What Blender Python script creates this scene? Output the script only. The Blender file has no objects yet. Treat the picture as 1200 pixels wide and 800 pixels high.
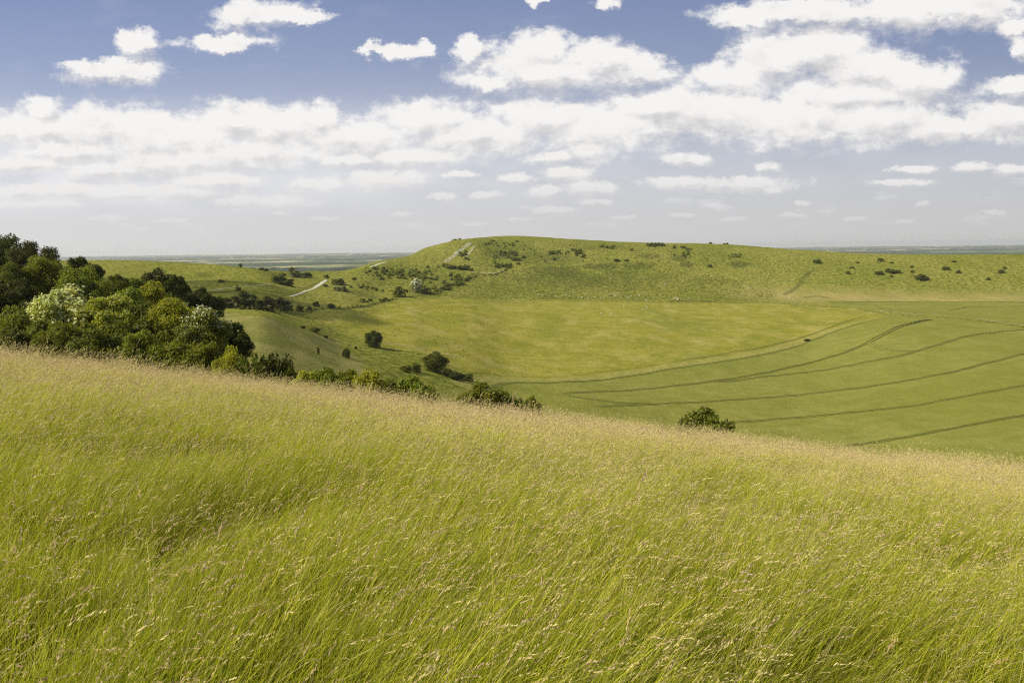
import bpy, math, random, os
import numpy as np
from mathutils import Matrix, Vector
random.seed(7); RNG = np.random.default_rng(11)
SC = bpy.context.scene; COL = SC.collection
QUICK = bool(os.environ.get('QUICKTERRAIN'))

# ------------------------------------------------------------------ camera
F = 933.0; PITCH = math.radians(6.72); ROLL = math.radians(0.72)
fw = np.array([0, math.cos(PITCH), -math.sin(PITCH)])
u0 = np.array([0, math.sin(PITCH), math.cos(PITCH)]); r0 = np.array([1.0, 0, 0])
RV = r0 * math.cos(ROLL) - u0 * math.sin(ROLL)
UV = u0 * math.cos(ROLL) + r0 * math.sin(ROLL)
def ray(px, py):
    """viewing direction of a photo point as (x/y, z/y): tangent azimuth and tangent elevation"""
    d = fw * F + RV * (px - 600) - UV * (py - 400)
    return d[0] / d[1], d[2] / d[1]
cam = bpy.data.cameras.new('camera'); cam.lens = F / 1200 * 36; cam.sensor_width = 36
cam.clip_start = 0.05; cam.clip_end = 90000
co = bpy.data.objects.new('camera', cam); COL.objects.link(co)
co.matrix_world = Matrix(((RV[0], UV[0], -fw[0], 0), (RV[1], UV[1], -fw[1], 0), (RV[2], UV[2], -fw[2], 0), (0, 0, 0, 1)))
SC.camera = co

# ------------------------------------------------------------------ small helpers
def tag(o, label=None, cat=None, group=None, kind=None):
    if label: o['label'] = label
    if cat: o['category'] = cat
    if group: o['group'] = group
    if kind: o['kind'] = kind
    return o
def mesh_np(name, V, Fq, nper, mats=(), midx=None, smooth=False):
    """mesh from arrays; every face has nper corners"""
    V = np.asarray(V, dtype=np.float32).reshape(-1, 3); Fq = np.asarray(Fq, dtype=np.int32).reshape(-1, nper)
    me = bpy.data.meshes.new(name)
    me.vertices.add(len(V)); me.vertices.foreach_set('co', V.ravel())
    me.loops.add(Fq.size); me.loops.foreach_set('vertex_index', Fq.ravel())
    me.polygons.add(len(Fq))
    me.polygons.foreach_set('loop_start', np.arange(0, Fq.size, nper, dtype=np.int32))
    for m in mats: me.materials.append(m)
    if midx is not None: me.polygons.foreach_set('material_index', np.asarray(midx, dtype=np.int32))
    me.polygons.foreach_set('use_smooth', np.full(len(Fq), bool(smooth)))
    me.update(calc_edges=True)
    return me
def link(name, me, parent=None):
    o = bpy.data.objects.new(name, me); COL.objects.link(o)
    if parent: o.parent = parent
    return o
def attr(me, name, vals):
    a = me.attributes.new(name, 'FLOAT', 'POINT'); a.data.foreach_set('value', np.asarray(vals, dtype=np.float32).ravel())
LAT = np.random.default_rng(5).random((256, 256)).astype(np.float32).ravel()
def vnoise(x, y, seed=0):
    x = np.asarray(x, np.float32); y = np.asarray(y, np.float32)
    ix = np.floor(x); iy = np.floor(y); fx = x - ix; fy = y - iy
    fx = fx * fx * (3 - 2 * fx); fy = fy * fy * (3 - 2 * fy)
    i0 = (ix.astype(np.int32) + seed * 37) & 255; j0 = (iy.astype(np.int32) + seed * 101) & 255; i1 = (i0 + 1) & 255; j1 = (j0 + 1) & 255
    i0 <<= 8; i1 <<= 8
    a = LAT[i0 | j0]; b = LAT[i1 | j0]; c = LAT[i0 | j1]; d = LAT[i1 | j1]
    return (a * (1 - fx) + b * fx) * (1 - fy) + (c * (1 - fx) + d * fx) * fy
def fbm(x, y, seed=0, oct=4):
    s = 0; amp = .5; t = 0
    for k in range(oct):
        s = s + amp * vnoise(x * 2 ** k, y * 2 ** k, seed + k * 17); t += amp; amp *= .5
    return s / t
def pchip(xk, yk, x):
    """monotone cubic through knots xk (1d), values yk (K,...) at x (1d)"""
    xk = np.asarray(xk, float); yk = np.asarray(yk, float)
    h = np.diff(xk).reshape((-1,) + (1,) * (yk.ndim - 1)); d = np.diff(yk, axis=0) / h
    m = np.zeros_like(yk); m[0] = d[0]; m[-1] = d[-1]
    same = (d[1:] * d[:-1]) > 0
    w1 = 2 * h[1:] + h[:-1]; w2 = h[1:] + 2 * h[:-1]
    with np.errstate(divide='ignore', invalid='ignore'):
        hm = (w1 + w2) / (w1 / d[:-1] + w2 / d[1:])
    m[1:-1] = np.where(same, hm, 0)
    i = np.clip(np.searchsorted(xk, x) - 1, 0, len(xk) - 2)
    hh = (xk[i + 1] - xk[i]); t = (x - xk[i]) / hh
    sh = (-1,) + (1,) * (yk.ndim - 1); t = t.reshape(sh); hh = hh.reshape(sh)
    return ((2 * t**3 - 3 * t**2 + 1) * yk[i] + (t**3 - 2 * t**2 + t) * hh * m[i]
            + (-2 * t**3 + 3 * t**2) * yk[i + 1] + (t**3 - t**2) * hh * m[i + 1])

# ------------------------------------------------------------------ terrain
EYE = 1.72; GRASS = 0.5                     # eye above the turf, mean height of the sward
YC = 40.0; KQ = (EYE - GRASS) / YC**2       # the near hill rolls over about 40 m away
ua, ta = ray(0, 426); ub, tb = ray(1200, 565)
TB = (tb - ta) / (ub - ua); TA = ta - TB * ua
SA = -TA - 2 * (EYE - GRASS) / YC; SB = -TB
def z_near(X, Y): return -EYE - SA * Y - SB * X - KQ * Y * np.abs(Y) + .10 * (vnoise(X / 3.1 + 50, Y / 3.1 + 50, 5) - .5) + .25 * (vnoise(X / 9 + 50, Y / 9 + 50, 6) - .5)
N0 = 70.0
P = 'p'
# columns: photo x -> valley and hill profile, nearest first: (distance m, 'p', photo y) or (distance m, 'z', height m)
T = {
 -700: [(110,'z',-14),(160,'z',-18),(220,'z',-22),(300,'z',-24),(400,'z',-26),(500,'z',-25),(600,'z',-20),(700,'z',-14),(800,'z',-10),(950,'z',-6)],
 -250: [(110,'z',-13),(160,'z',-18),(220,'z',-22),(300,'z',-25),(400,'z',-29),(480,'z',-29),(560,'z',-25),(640,'z',-19),(720,'z',-14),(820,'z',-8)],
 0:    [(110,'z',-17),(160,'z',-21),(220,'z',-24),(300,'z',-26),(400,'z',-30),(480,'z',-29),(560,'z',-25),(640,'z',-19),(720,'z',-13),(820,P,306)],
 120:  [(115,'z',-20),(160,'z',-23),(220,'z',-25),(300,'z',-27),(400,'z',-31),(480,'z',-30),(560,'z',-26),(640,P,325),(720,P,315),(820,P,304.5)],
 200:  [(115,'z',-22),(160,'z',-24.5),(225,'z',-26),(300,'z',-27),(400,'z',-30.5),(480,P,352),(560,P,342),(640,P,330),(720,P,318),(820,P,306.5)],
 300:  [(115,'z',-24),(180,P,432),(235,P,400),(300,P,371),(390,P,364.5),(460,P,355),(540,P,344),(620,P,333),(690,P,323),(760,P,315)],
 350:  [(115,'z',-26),(190,'z',-30.5),(250,P,411),(310,P,390),(390,P,378),(500,P,364),(590,P,346),(680,P,334),(770,P,325),(850,P,319)],
 400:  [(115,'z',-27),(190,'z',-34),(265,P,426),(325,P,411),(400,P,395),(480,P,373),(560,P,358),(640,P,344),(760,P,330),(920,P,318)],
 450:  [(115,'z',-28),(190,'z',-37),(265,P,439),(340,P,420),(420,P,398),(520,P,375),(620,P,356),(740,P,340),(860,P,324),(1030,P,305)],
 480:  [(115,'z',-29),(190,'z',-42),(268,P,449),(345,P,424),(435,P,398),(540,P,373),(650,P,354),(790,P,335),(930,P,318),(1090,P,300)],
 500:  [(115,'z',-29.5),(190,'z',-44),(272,P,452),(350,P,427),(450,P,398),(560,P,372),(690,P,351),(840,P,331),(980,P,311),(1150,P,290.5)],
 550:  [(115,'z',-31),(190,'z',-48),(290,P,461),(370,P,434),(465,P,403),(590,P,372),(740,P,350),(890,P,329),(1030,P,304),(1200,P,279.5)],
 600:  [(115,'z',-33),(200,'z',-54),(330,P,463),(385,P,442),(480,P,410),(620,P,375),(790,P,350),(920,P,330),(1080,P,300),(1280,P,276.5)],
 680:  [(115,'z',-35),(200,'z',-58),(330,P,472),(385,P,449),(480,P,415),(620,P,380),(795,P,351),(920,P,332),(1080,P,303),(1290,P,280.5)],
 750:  [(115,'z',-36),(200,'z',-60),(330,P,480),(380,P,456),(475,P,420),(615,P,383),(800,P,352),(910,P,334),(1070,P,304),(1260,P,284)],
 850:  [(115,'z',-38),(200,'z',-62),(318,P,494),(368,P,466),(460,P,427),(605,P,387),(800,P,354),(900,P,336),(1050,P,307),(1220,P,286.5)],
 930:  [(115,'z',-40),(200,'z',-63),(302,P,504),(352,P,475),(445,P,432),(600,P,387),(790,P,356),(880,P,341),(1020,P,311),(1170,P,292.5)],
 1000: [(115,'z',-41.5),(195,'z',-63),(285,P,512),(335,P,480),(430,P,431),(590,P,381),(770,P,358),(860,P,343),(990,P,314),(1125,P,296.8)],
 1050: [(115,'z',-42.5),(190,'z',-63),(275,P,515),(325,P,481),(425,P,427),(580,P,377),(755,P,359),(850,P,345),(970,P,315),(1100,P,298)],
 1200: [(115,'z',-45),(170,'z',-60),(240,P,526),(300,P,479),(400,P,425),(550,P,379),(730,P,358),(830,P,345),(930,P,317),(1050,P,298)],
 1450: [(115,'z',-49),(160,'z',-60),(220,'z',-62),(290,'z',-61),(390,'z',-59),(540,'z',-56),(700,'z',-56),(800,'z',-52),(900,'z',-36),(1020,'z',-16)],
 1900: [(115,'z',-56),(150,'z',-62),(210,'z',-62),(290,'z',-60),(390,'z',-57),(540,'z',-54),(700,'z',-52),(800,'z',-45),(900,'z',-32),(1020,'z',-14)],
}
PXK = sorted(T); UK = np.array([ray(p, 350)[0] for p in PXK])
KN = 15
YK = np.zeros((KN, len(PXK))); ZK = np.zeros((KN, len(PXK)))
for c, p in enumerate(PXK):
    uu = UK[c]
    rows = [(N0, float(z_near(np.array(uu * N0), np.array(N0))))]
    for (Y, k, v) in T[p]:
        rows.append((Y, v if k == 'z' else ray(p, v)[1] * Y))
    yj, zj = rows[-1]
    rows += [(yj + 130, zj - 7), (yj + 420, zj - 55), (2300, -124), (2900, -133)]
    YK[:, c] = [r[0] for r in rows]; ZK[:, c] = [r[1] for r in rows]
SUB = 14 if QUICK else 46
us = np.concatenate([np.linspace(UK[0], -.72, 90, endpoint=False), np.linspace(-.72, .72, 500 if QUICK else 1100), np.linspace(.72, UK[-1], 90)[1:]])
YKu = pchip(UK, YK.T, us).T; ZKu = pchip(UK, ZK.T, us).T            # (KN, NU)
ss = np.linspace(0, KN - 1, (KN - 1) * SUB + 1)
YG = pchip(np.arange(KN), YKu, ss); ZG = pchip(np.arange(KN), ZKu, ss)
XG = YG * us[None, :]
w = np.clip((YG - 120) / 120, 0, 1) * np.clip((2000 - YG) / 500, 0, 1)
ZG = ZG + w * (1.6 * (fbm(XG / 55 + 90, YG / 55 + 90, 3) - .5) + .8 * (fbm(XG / 9 + 90, YG / 14 + 90, 4) - .5))
scrubz = np.clip((YG - 840) / 60, 0, 1) * np.clip((1300 - YG) / 200, 0, 1)
ZG = ZG + scrubz * 1.6 * (fbm(XG / 6 + 10, YG / 13 + 10, 8, 3) - .5)
def ground(px, py, ymin=120.):
    """where the line of sight of a photo point meets the land"""
    u, t = ray(px, py)
    c = int(np.clip(np.searchsorted(us, u), 1, len(us) - 1)); a = (u - us[c - 1]) / (us[c] - us[c - 1])
    yy = YG[:, c - 1] * (1 - a) + YG[:, c] * a; zz = ZG[:, c - 1] * (1 - a) + ZG[:, c] * a
    d = zz - t * yy; ok = np.where((d[1:] > 0) & (yy[1:] > ymin))[0]
    if len(ok) == 0:
        k = int(np.argmax(zz[yy < 1500] / yy[yy < 1500])); return np.array([u * yy[k], yy[k], zz[k]])
    k = ok[0] + 1; f_ = 0 if d[k - 1] > 0 else d[k - 1] / (d[k - 1] - d[k])
    y = yy[k - 1] * (1 - f_) + yy[k] * f_; z = zz[k - 1] * (1 - f_) + zz[k] * f_
    return np.array([u * y, y, z])
def height(X, Y):
    if Y <= N0: return float(z_near(np.array(X), np.array(Y)))
    u = X / Y; c = int(np.clip(np.searchsorted(us, u), 1, len(us) - 1)); a = (u - us[c - 1]) / (us[c] - us[c - 1])
    yy = YG[:, c - 1] * (1 - a) + YG[:, c] * a; zz = ZG[:, c - 1] * (1 - a) + ZG[:, c] * a
    return float(np.interp(Y, yy, zz))
def poly(pts): return np.array([ground(*p)[:2] for p in pts])
def inside(pg, X, Y):
    r = np.zeros(X.shape, bool); n = len(pg)
    for i in range(n):
        x1, y1 = pg[i]; x2, y2 = pg[(i + 1) % n]
        if y1 == y2: continue
        cnd = ((y1 > Y) != (y2 > Y)) & (X < (x2 - x1) * (Y - y1) / (y2 - y1) + x1)
        r ^= cnd
    return r
def smooth_line(pl, n=14):
    t = np.arange(len(pl)); return pchip(t, pl, np.linspace(0, len(pl) - 1, (len(pl) - 1) * n + 1))
def dist_line(pl, X, Y, R=8.):
    D = np.full(X.shape, 1e9)
    for i in range(len(pl) - 1):
        (x1, y1), (x2, y2) = pl[i], pl[i + 1]
        m = (X > min(x1, x2) - R) & (X < max(x1, x2) + R) & (Y > min(y1, y2) - R) & (Y < max(y1, y2) + R)
        if not m.any(): continue
        dx, dy = x2 - x1, y2 - y1; L = dx * dx + dy * dy + 1e-9
        t = np.clip(((X[m] - x1) * dx + (Y[m] - y1) * dy) / L, 0, 1)
        D[m] = np.minimum(D[m], np.hypot(X[m] - x1 - t * dx, Y[m] - y1 - t * dy))
    return D
# near rows
nr = np.concatenate([np.linspace(-70, 0, 24), np.linspace(0, N0, 150)[1:-1]])
Wn = np.maximum(20, N0 - (N0 - nr) * .55)
XN = Wn[:, None] * us[None, ::1]; YN = np.repeat(nr[:, None], len(us), 1); ZN = z_near(XN, YN)
XA = np.vstack([XN, XG]); YA = np.vstack([YN, YG]); ZA = np.vstack([ZN, ZG])
nrow, ncol = XA.shape
idx = np.arange(nrow * ncol).reshape(nrow, ncol)
FQ = np.stack([idx[:-1, :-1], idx[:-1, 1:], idx[1:, 1:], idx[1:, :-1]], -1).reshape(-1, 4)

# --- what grows where (all in world metres)
B1 = [(560,455),(600,448.5),(650,448.5),(690,446.5),(740,440.5),(800,430.5),(850,423),(900,414.5),(950,399.5),(985,386),(1015,377),(1045,371.5)]
B2 = [(1100,372),(1150,377),(1200,384),(1290,395)]
b1 = smooth_line(poly(B1)); b2 = poly(B2)
crop_pg = np.vstack([b1, b2, [[b2[-1][0] + 160, b2[-1][1] - 40], [420, 120], [60, 120], [-30, 250]]])
s1 = poly([(965,352.5),(1100,353),(1200,353.5),(1300,354)]); s2 = poly([(1300,388),(1200,379),(1150,373.5),(1100,368),(1030,362.5),(975,357)])
crop2_pg = np.vstack([s1, s2])
basin_pg = poly([(380,372),(440,362),(480,350),(540,350),(640,352),(760,354),(900,355),(1000,361),(1040,370),(1015,377),(985,386),(950,399),(900,414),(800,430),(740,440),(690,446),(600,448),(560,446),(520,432),(480,415),(440,400),(400,388)])
spur_pg = poly([(215,366),(262,364),(300,371),(350,384),(392,400),(418,420),(440,444),(330,444),(240,444)])
TR = [
 [(1092,374.5),(1080,376.5),(1050,385),(1017,402)],
 [(1017,402.5),(1035,409),(1058,411.5),(1078,410.5)],
 [(1290,382),(1200,386.5),(1150,391),(1100,404),(1050,418),(1000,427.5),(925,438.5),(840,448)],
 [(1290,397),(1200,415),(1160,424.5),(1100,439),(1025,452),(950,461),(850,469),(760,474),(700,476)],
 [(1290,432),(1200,452),(1100,470),(1000,483),(930,489.5),(870,494),(800,499)],
 [(1290,464),(1200,487),(1140,497.5),(1080,509),(1020,519),(960,528)],
 [(655,460),(680,466),(720,471.5),(775,473)],
 [(1017,402),(985,415),(950,425),(880,440),(820,449),(750,456),(660,461)],
 [(1200,358.6),(1150,359.8),(1110,363.5)],
]
Xf, Yf = XA, YA
def soft(d, wid, edge): return np.clip((wid + edge - d) / edge, 0, 1)
def frac(m): return m.astype(np.float32)
m_crop = np.maximum(frac(inside(crop_pg, Xf, Yf)), frac(inside(crop2_pg, Xf, Yf)))
NA = fbm(Xf / 12, Yf / 12, 31, 3) - .5; NB = fbm(Xf / 40, Yf / 40, 32, 3) - .5
jx = Xf + 10 * NA; jy = Yf + 22 * NB
bj = 1 - np.clip((Xf / np.maximum(Yf, 1) + .02) / .2, 0, 1)            # the pasture fades out to the left, is cleanly bounded to the right
m_basin = .5 * (frac(inside(basin_pg, Xf + bj * 34 * NA, Yf + (14 + bj * 50) * NB)) + frac(inside(basin_pg, Xf + bj * 60 * NB, Yf - (14 + bj * 70) * NA))) * (1 - m_crop)
m_spur = frac(inside(spur_pg, jx, jy))
edge = dist_line(b1, Xf, Yf, 30)
m_margin = soft(np.abs(edge - 7), 2.8, 2.5) * (1 - m_crop)      # paler grass headland outside the crop
m_ditch = np.maximum(soft(edge, .7, .8), .5 * soft(np.abs(edge - 15), .8, 1.0) * (1 - m_crop))
NJ = fbm(Xf / 5, Yf / 5, 80, 3) - .5
# hollow way on the right slope, scrubby fence lines, dark ditch lines (taller darker growth)
m_dark = np.zeros(Xf.shape)
for l, wd, st in [([(920,345),(928,341),(936,334),(942,326),(948,320),(953,316)], 2.2, .6),
              ([(400,362),(420,360),(440,356),(462,350)], 1.8, .9), ([(300,362),(330,365),(370,363),(400,362)], 3.5, .55),
              ([(462,350),(500,345),(520,340),(540,332),(548,326)], 3.5, .55), ([(548,326),(565,322),(580,322),(596,314)], 1.5, .8),
              ([(785,353),(800,352.8),(815,353),(832,353)], 3.0, .9), ([(650,352),(720,354),(775,355)], 1.2, .35),
              ([(975,354.6),(1000,354.2),(1100,353.2),(1200,353.7)], 1.0, .8), ([(945,348),(955,347),(968,348.5)], 4, .5),
              ([(350,340),(362,336),(372,332)], .8, .7)]:
    d = dist_line(smooth_line(poly(l)), Xf, Yf, 16); m_dark = np.maximum(m_dark, st * soft(d + 2.0 * NJ, wd, 1.2))
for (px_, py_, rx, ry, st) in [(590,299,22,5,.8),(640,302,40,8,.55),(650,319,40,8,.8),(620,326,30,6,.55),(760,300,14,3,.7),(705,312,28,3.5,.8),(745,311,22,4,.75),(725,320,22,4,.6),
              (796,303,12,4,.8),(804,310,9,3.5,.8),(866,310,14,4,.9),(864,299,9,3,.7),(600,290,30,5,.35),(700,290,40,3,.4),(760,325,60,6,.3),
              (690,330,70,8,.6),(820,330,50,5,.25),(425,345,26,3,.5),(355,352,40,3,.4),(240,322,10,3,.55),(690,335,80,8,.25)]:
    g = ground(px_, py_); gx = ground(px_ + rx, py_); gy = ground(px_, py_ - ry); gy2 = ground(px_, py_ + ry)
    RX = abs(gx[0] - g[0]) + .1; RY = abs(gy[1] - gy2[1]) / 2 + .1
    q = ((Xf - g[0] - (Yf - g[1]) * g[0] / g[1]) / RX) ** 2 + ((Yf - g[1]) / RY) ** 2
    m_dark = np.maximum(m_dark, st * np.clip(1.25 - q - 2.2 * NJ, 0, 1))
m_hill = np.clip((YG - YKu[7][None, :] + 15) / 40, 0, 1)
m_hill = np.vstack([np.zeros(XN.shape), m_hill])
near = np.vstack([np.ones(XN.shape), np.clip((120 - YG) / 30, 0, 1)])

def mat(name):
    m = bpy.data.materials.new(name); m.use_nodes = True; nt = m.node_tree
    for n in list(nt.nodes): nt.nodes.remove(n)
    return m, nt
class G:
    """tiny node-graph writer"""
    def __init__(s, nt): s.nt = nt
    def n(s, typ, ins=None, **kw):
        nd = s.nt.nodes.new(typ)
        for k, v in kw.items(): setattr(nd, k, v)
        for k, v in (ins or {}).items(): s.put(nd.inputs[k], v)
        return nd
    def put(s, sock, v):
        if isinstance(v, bpy.types.NodeSocket): s.nt.links.new(v, sock)
        elif isinstance(v, bpy.types.Node): s.nt.links.new(v.outputs[0], sock)
        else: sock.default_value = v
    def math(s, op, a, b=0.0, c=None, clamp=False):
        nd = s.nt.nodes.new('ShaderNodeMath'); nd.operation = op; nd.use_clamp = clamp
        s.put(nd.inputs[0], a); s.put(nd.inputs[1], b)
        if c is not None: s.put(nd.inputs[2], c)
        return nd.outputs[0]
    def vm(s, op, a, b=None, c=None):
        nd = s.nt.nodes.new('ShaderNodeVectorMath'); nd.operation = op
        s.put(nd.inputs[0], a)
        if b is not None: s.put(nd.inputs[1], b)
        if c is not None: s.put(nd.inputs[2], c)
        return nd
    def mix(s, f, a, b, typ='MIX'):
        nd = s.nt.nodes.new('ShaderNodeMix'); nd.data_type = 'RGBA'; nd.blend_type = typ
        s.put(nd.inputs[0], f); s.put(nd.inputs[6], a); s.put(nd.inputs[7], b)
        return nd.outputs[2]
    def at(s, name): return s.n('ShaderNodeAttribute', attribute_name=name).outputs['Fac']
    def noise(s, vec, scale, detail=4, rough=.55, dist=0.):
        nd = s.n('ShaderNodeTexNoise', {'Scale': scale, 'Detail': detail, 'Roughness': rough, 'Distortion': dist})
        if vec is not None: s.put(nd.inputs['Vector'], vec)
        return nd.outputs[0]
    def mr(s, v, a, b, c=0., d=1., smooth=True):
        nd = s.n('ShaderNodeMapRange', {0: v, 1: a, 2: b, 3: c, 4: d}); nd.clamp = True
        if smooth: nd.interpolation_type = 'SMOOTHSTEP'
        return nd.outputs[0]
def c4(r, g, b): return (r, g, b, 1.)

# ---- ground material
M_ground, nt = mat('downland_turf'); g = G(nt)
geo = g.n('ShaderNodeNewGeometry'); pos = geo.outputs['Position']
flat = g.vm('MULTIPLY', pos, (1, .45, 0)).outputs[0]
n_big = g.noise(flat, .011, 4, .6); n_mid = g.noise(flat, .05, 5, .65); n_fin = g.noise(flat, .35, 4, .7); n_str = g.noise(g.vm('MULTIPLY', pos, (.30, .45, 0)).outputs[0], .12, 4, .65, 1.5)
turf = g.mix(g.mr(n_big, .35, .65), c4(.170, .180, .022), c4(.250, .235, .042))
turf = g.mix(g.math('MULTIPLY', g.mr(n_mid, .5, .72), .6), turf, c4(.30, .255, .060))
turf = g.mix(g.math('MULTIPLY', g.mr(n_fin, .48, .60), .85), turf, c4(.080, .092, .012))
n_tus = g.noise(pos, .16, 4, .7)
turf = g.mix(g.math('MULTIPLY', g.mr(n_tus, .50, .62), .55), turf, c4(.105, .115, .018))
turf = g.mix(g.math('MULTIPLY', g.mr(n_fin, .46, .36), .6), turf, c4(.27, .26, .07))
# hill: greener, heavily mottled lower down
basin = g.mix(g.mr(n_str, .35, .7), c4(.222, .210, .024), c4(.308, .268, .052))
basin = g.mix(g.math('MULTIPLY', g.mr(n_big, .5, .66), .65), basin, c4(.175, .19, .030))
basin = g.mix(g.math('MULTIPLY', g.mr(n_fin, .52, .7), .5), basin, c4(.13, .145, .015))
basin = g.mix(g.math('MULTIPLY', g.mr(n_mid, .50, .66), .5), basin, c4(.38, .31, .10))
basin = g.mix(g.math('MULTIPLY', g.mr(g.noise(flat, .02, 5, .7, .8), .52, .62), .45), basin, c4(.15, .165, .022))
col = g.mix(g.at('basin'), turf, basin)
spur = g.mix(g.mr(n_mid, .35, .65), c4(.155, .160, .032), c4(.255, .225, .070))
spur = g.mix(g.math('MULTIPLY', g.mr(n_fin, .52, .66), .5), spur, c4(.14, .15, .03))
col = g.mix(g.at('spur'), col, spur)
col = g.mix(g.math('MULTIPLY', g.at('pale'), g.mr(n_mid, .3, .6, .5, 1.)), col, c4(.33, .27, .085))
col = g.mix(g.at('margin'), col, g.mix(g.mr(n_fin, .4, .6), c4(.22, .21, .04), c4(.30, .27, .075)))
cropc = g.mix(g.mr(n_str, .4, .62), c4(.190, .190, .032), c4(.228, .222, .046))
cropc = g.mix(g.math('MULTIPLY', g.mr(n_fin, .48, .66), .6), cropc, c4(.21, .215, .055))
cropc = g.mix(g.math('MULTIPLY', g.mr(n_big, .45, .62), .5), cropc, c4(.172, .182, .030))
col = g.mix(g.at('crop'), col, cropc)
col = g.mix(g.math('MULTIPLY', g.at('ditch'), .7), col, c4(.07, .09, .015))
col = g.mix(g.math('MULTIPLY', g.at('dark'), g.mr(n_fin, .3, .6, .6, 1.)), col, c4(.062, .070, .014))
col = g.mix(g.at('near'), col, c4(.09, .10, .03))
bmp = g.n('ShaderNodeBump', {'Strength': .55, 'Distance': .8, 'Height': g.math('ADD', n_fin, g.noise(pos, 1.4, 3, .7))})
bs = g.n('ShaderNodeBsdfDiffuse', {'Color': col, 'Normal': bmp.outputs[0]})
out = g.n('ShaderNodeOutputMaterial', {0: bs})

me = mesh_np('ground', np.stack([XA, YA, ZA], -1), FQ, 4, [M_ground], smooth=True)
upper = np.vstack([np.zeros(XN.shape), np.clip(1 - np.abs(YG - (YKu[7] + 60)[None, :]) / 75, 0, 1)]) * np.clip((XA / np.maximum(YA, 1) - .24) / .1, 0, 1)
for k, v in dict(basin=m_basin, spur=m_spur, crop=m_crop, margin=m_margin, ditch=m_ditch, dark=m_dark, near=near, pale=upper).items(): attr(me, k, v)
gr = link('ground', me); tag(gr, 'rolling chalk downland of turf, pasture and a green crop field', 'ground', kind='structure')

# ------------------------------------------------------------------ paths and wheel tracks draped on the land
def surf_mat(name, a, b, sc, thin=None):
    m, nt = mat(name); g = G(nt); pos = g.n('ShaderNodeNewGeometry').outputs['Position']; nn = g.noise(pos, sc, 4, .65)
    sh = g.n('ShaderNodeBsdfDiffuse', {'Color': g.mix(g.mr(nn, .35, .65), c4(*a), c4(*b))}).outputs[0]
    if thin is not None:
        sh = g.n('ShaderNodeMixShader', {0: g.mr(g.math('ADD', g.math('MULTIPLY', g.noise(pos, .45, 4, .7), .8), g.math('MULTIPLY', nn, .2)), thin, thin + .05), 1: g.n('ShaderNodeBsdfTransparent').outputs[0], 2: sh}).outputs[0]
    g.n('ShaderNodeOutputMaterial', {0: sh}); return m
M_chalk = surf_mat('bare_chalk', (.42, .38, .26), (.66, .62, .50), .6)
M_scar = surf_mat('patchy_chalk', (.52, .48, .34), (.74, .70, .56), .5, .51)
M_worn = surf_mat('worn_turf', (.27, .24, .09), (.40, .34, .17), .5)
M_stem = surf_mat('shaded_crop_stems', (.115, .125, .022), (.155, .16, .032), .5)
M_rut = surf_mat('crop_wheel_rut', (.135, .14, .028), (.17, .17, .04), .5)
def strip(name, pts, width, m, label, off=0., wall=0., lift=.10, jag=.25):
    pl = smooth_line(poly(pts), 10); L = np.concatenate([[0], np.cumsum(np.hypot(*np.diff(pl, axis=0).T))]); n = max(4, int(L[-1] / 1.6))
    q = np.stack([np.interp(np.linspace(0, L[-1], n), L, pl[:, k]) for k in (0, 1)], -1); tg = np.gradient(q, axis=0); tg /= np.linalg.norm(tg, axis=1)[:, None] + 1e-9
    nm_ = np.stack([-tg[:, 1], tg[:, 0]], -1); V = []; Fc = []; cols = 3
    if nm_[:, 1].mean() < 0: nm_ = -nm_
    q = q + nm_ * off
    for k in range(n):
        wl = width * .5 * (1 + jag * (vnoise(np.array(k * .35), np.array(3.3), 7) * 2 - 1)) * min(1, (k + .6) / 3, (n - k - .4) / 3)
        for f in (-1, 0, 1):
            p = q[k] + nm_[k] * wl * f; V.append((p[0], p[1], height(p[0], p[1]) + lift))
    for k in range(n - 1):
        for j in range(2): a = k * 3 + j; Fc.append((a, a + 1, a + 4, a + 3))
    mi = [0] * len(Fc)
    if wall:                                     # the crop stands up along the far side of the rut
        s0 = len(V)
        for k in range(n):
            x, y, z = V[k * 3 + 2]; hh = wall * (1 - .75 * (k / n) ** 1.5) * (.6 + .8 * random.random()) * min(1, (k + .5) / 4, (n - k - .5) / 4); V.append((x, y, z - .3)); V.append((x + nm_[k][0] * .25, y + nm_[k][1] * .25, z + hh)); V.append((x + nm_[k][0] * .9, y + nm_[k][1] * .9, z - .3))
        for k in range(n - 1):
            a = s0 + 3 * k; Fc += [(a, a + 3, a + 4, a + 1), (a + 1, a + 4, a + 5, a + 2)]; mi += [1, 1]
    o = link(name, mesh_np(name, V, Fc, 4, [m] + ([M_stem] if wall else []), mi)); tag(o, label, name.replace('_', ' '), kind='structure'); return o
TR = [
 [(1092,374.5),(1080,376.5),(1050,385),(1017,402)],
 [(1017,402.5),(1035,409),(1058,411.5),(1078,410.5)],
 [(1290,382),(1200,386.5),(1150,391),(1100,404),(1050,418),(1000,427.5),(925,438.5),(840,448)],
 [(1290,397),(1200,415),(1160,424.5),(1100,439),(1025,452),(950,461),(850,469),(760,474),(700,476)],
 [(1290,432),(1200,452),(1100,470),(1000,483),(930,489.5),(870,494),(800,499)],
 [(1290,464),(1200,487),(1140,497.5),(1080,509),(1020,519),(960,528)],
 [(655,460),(680,466),(720,471.5),(775,473)],
 [(1017,402),(985,415),(950,425),(880,440),(820,449),(750,456),(660,461)],
 [(1200,358.6),(1150,359.8),(1110,363.5)],
]

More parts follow.
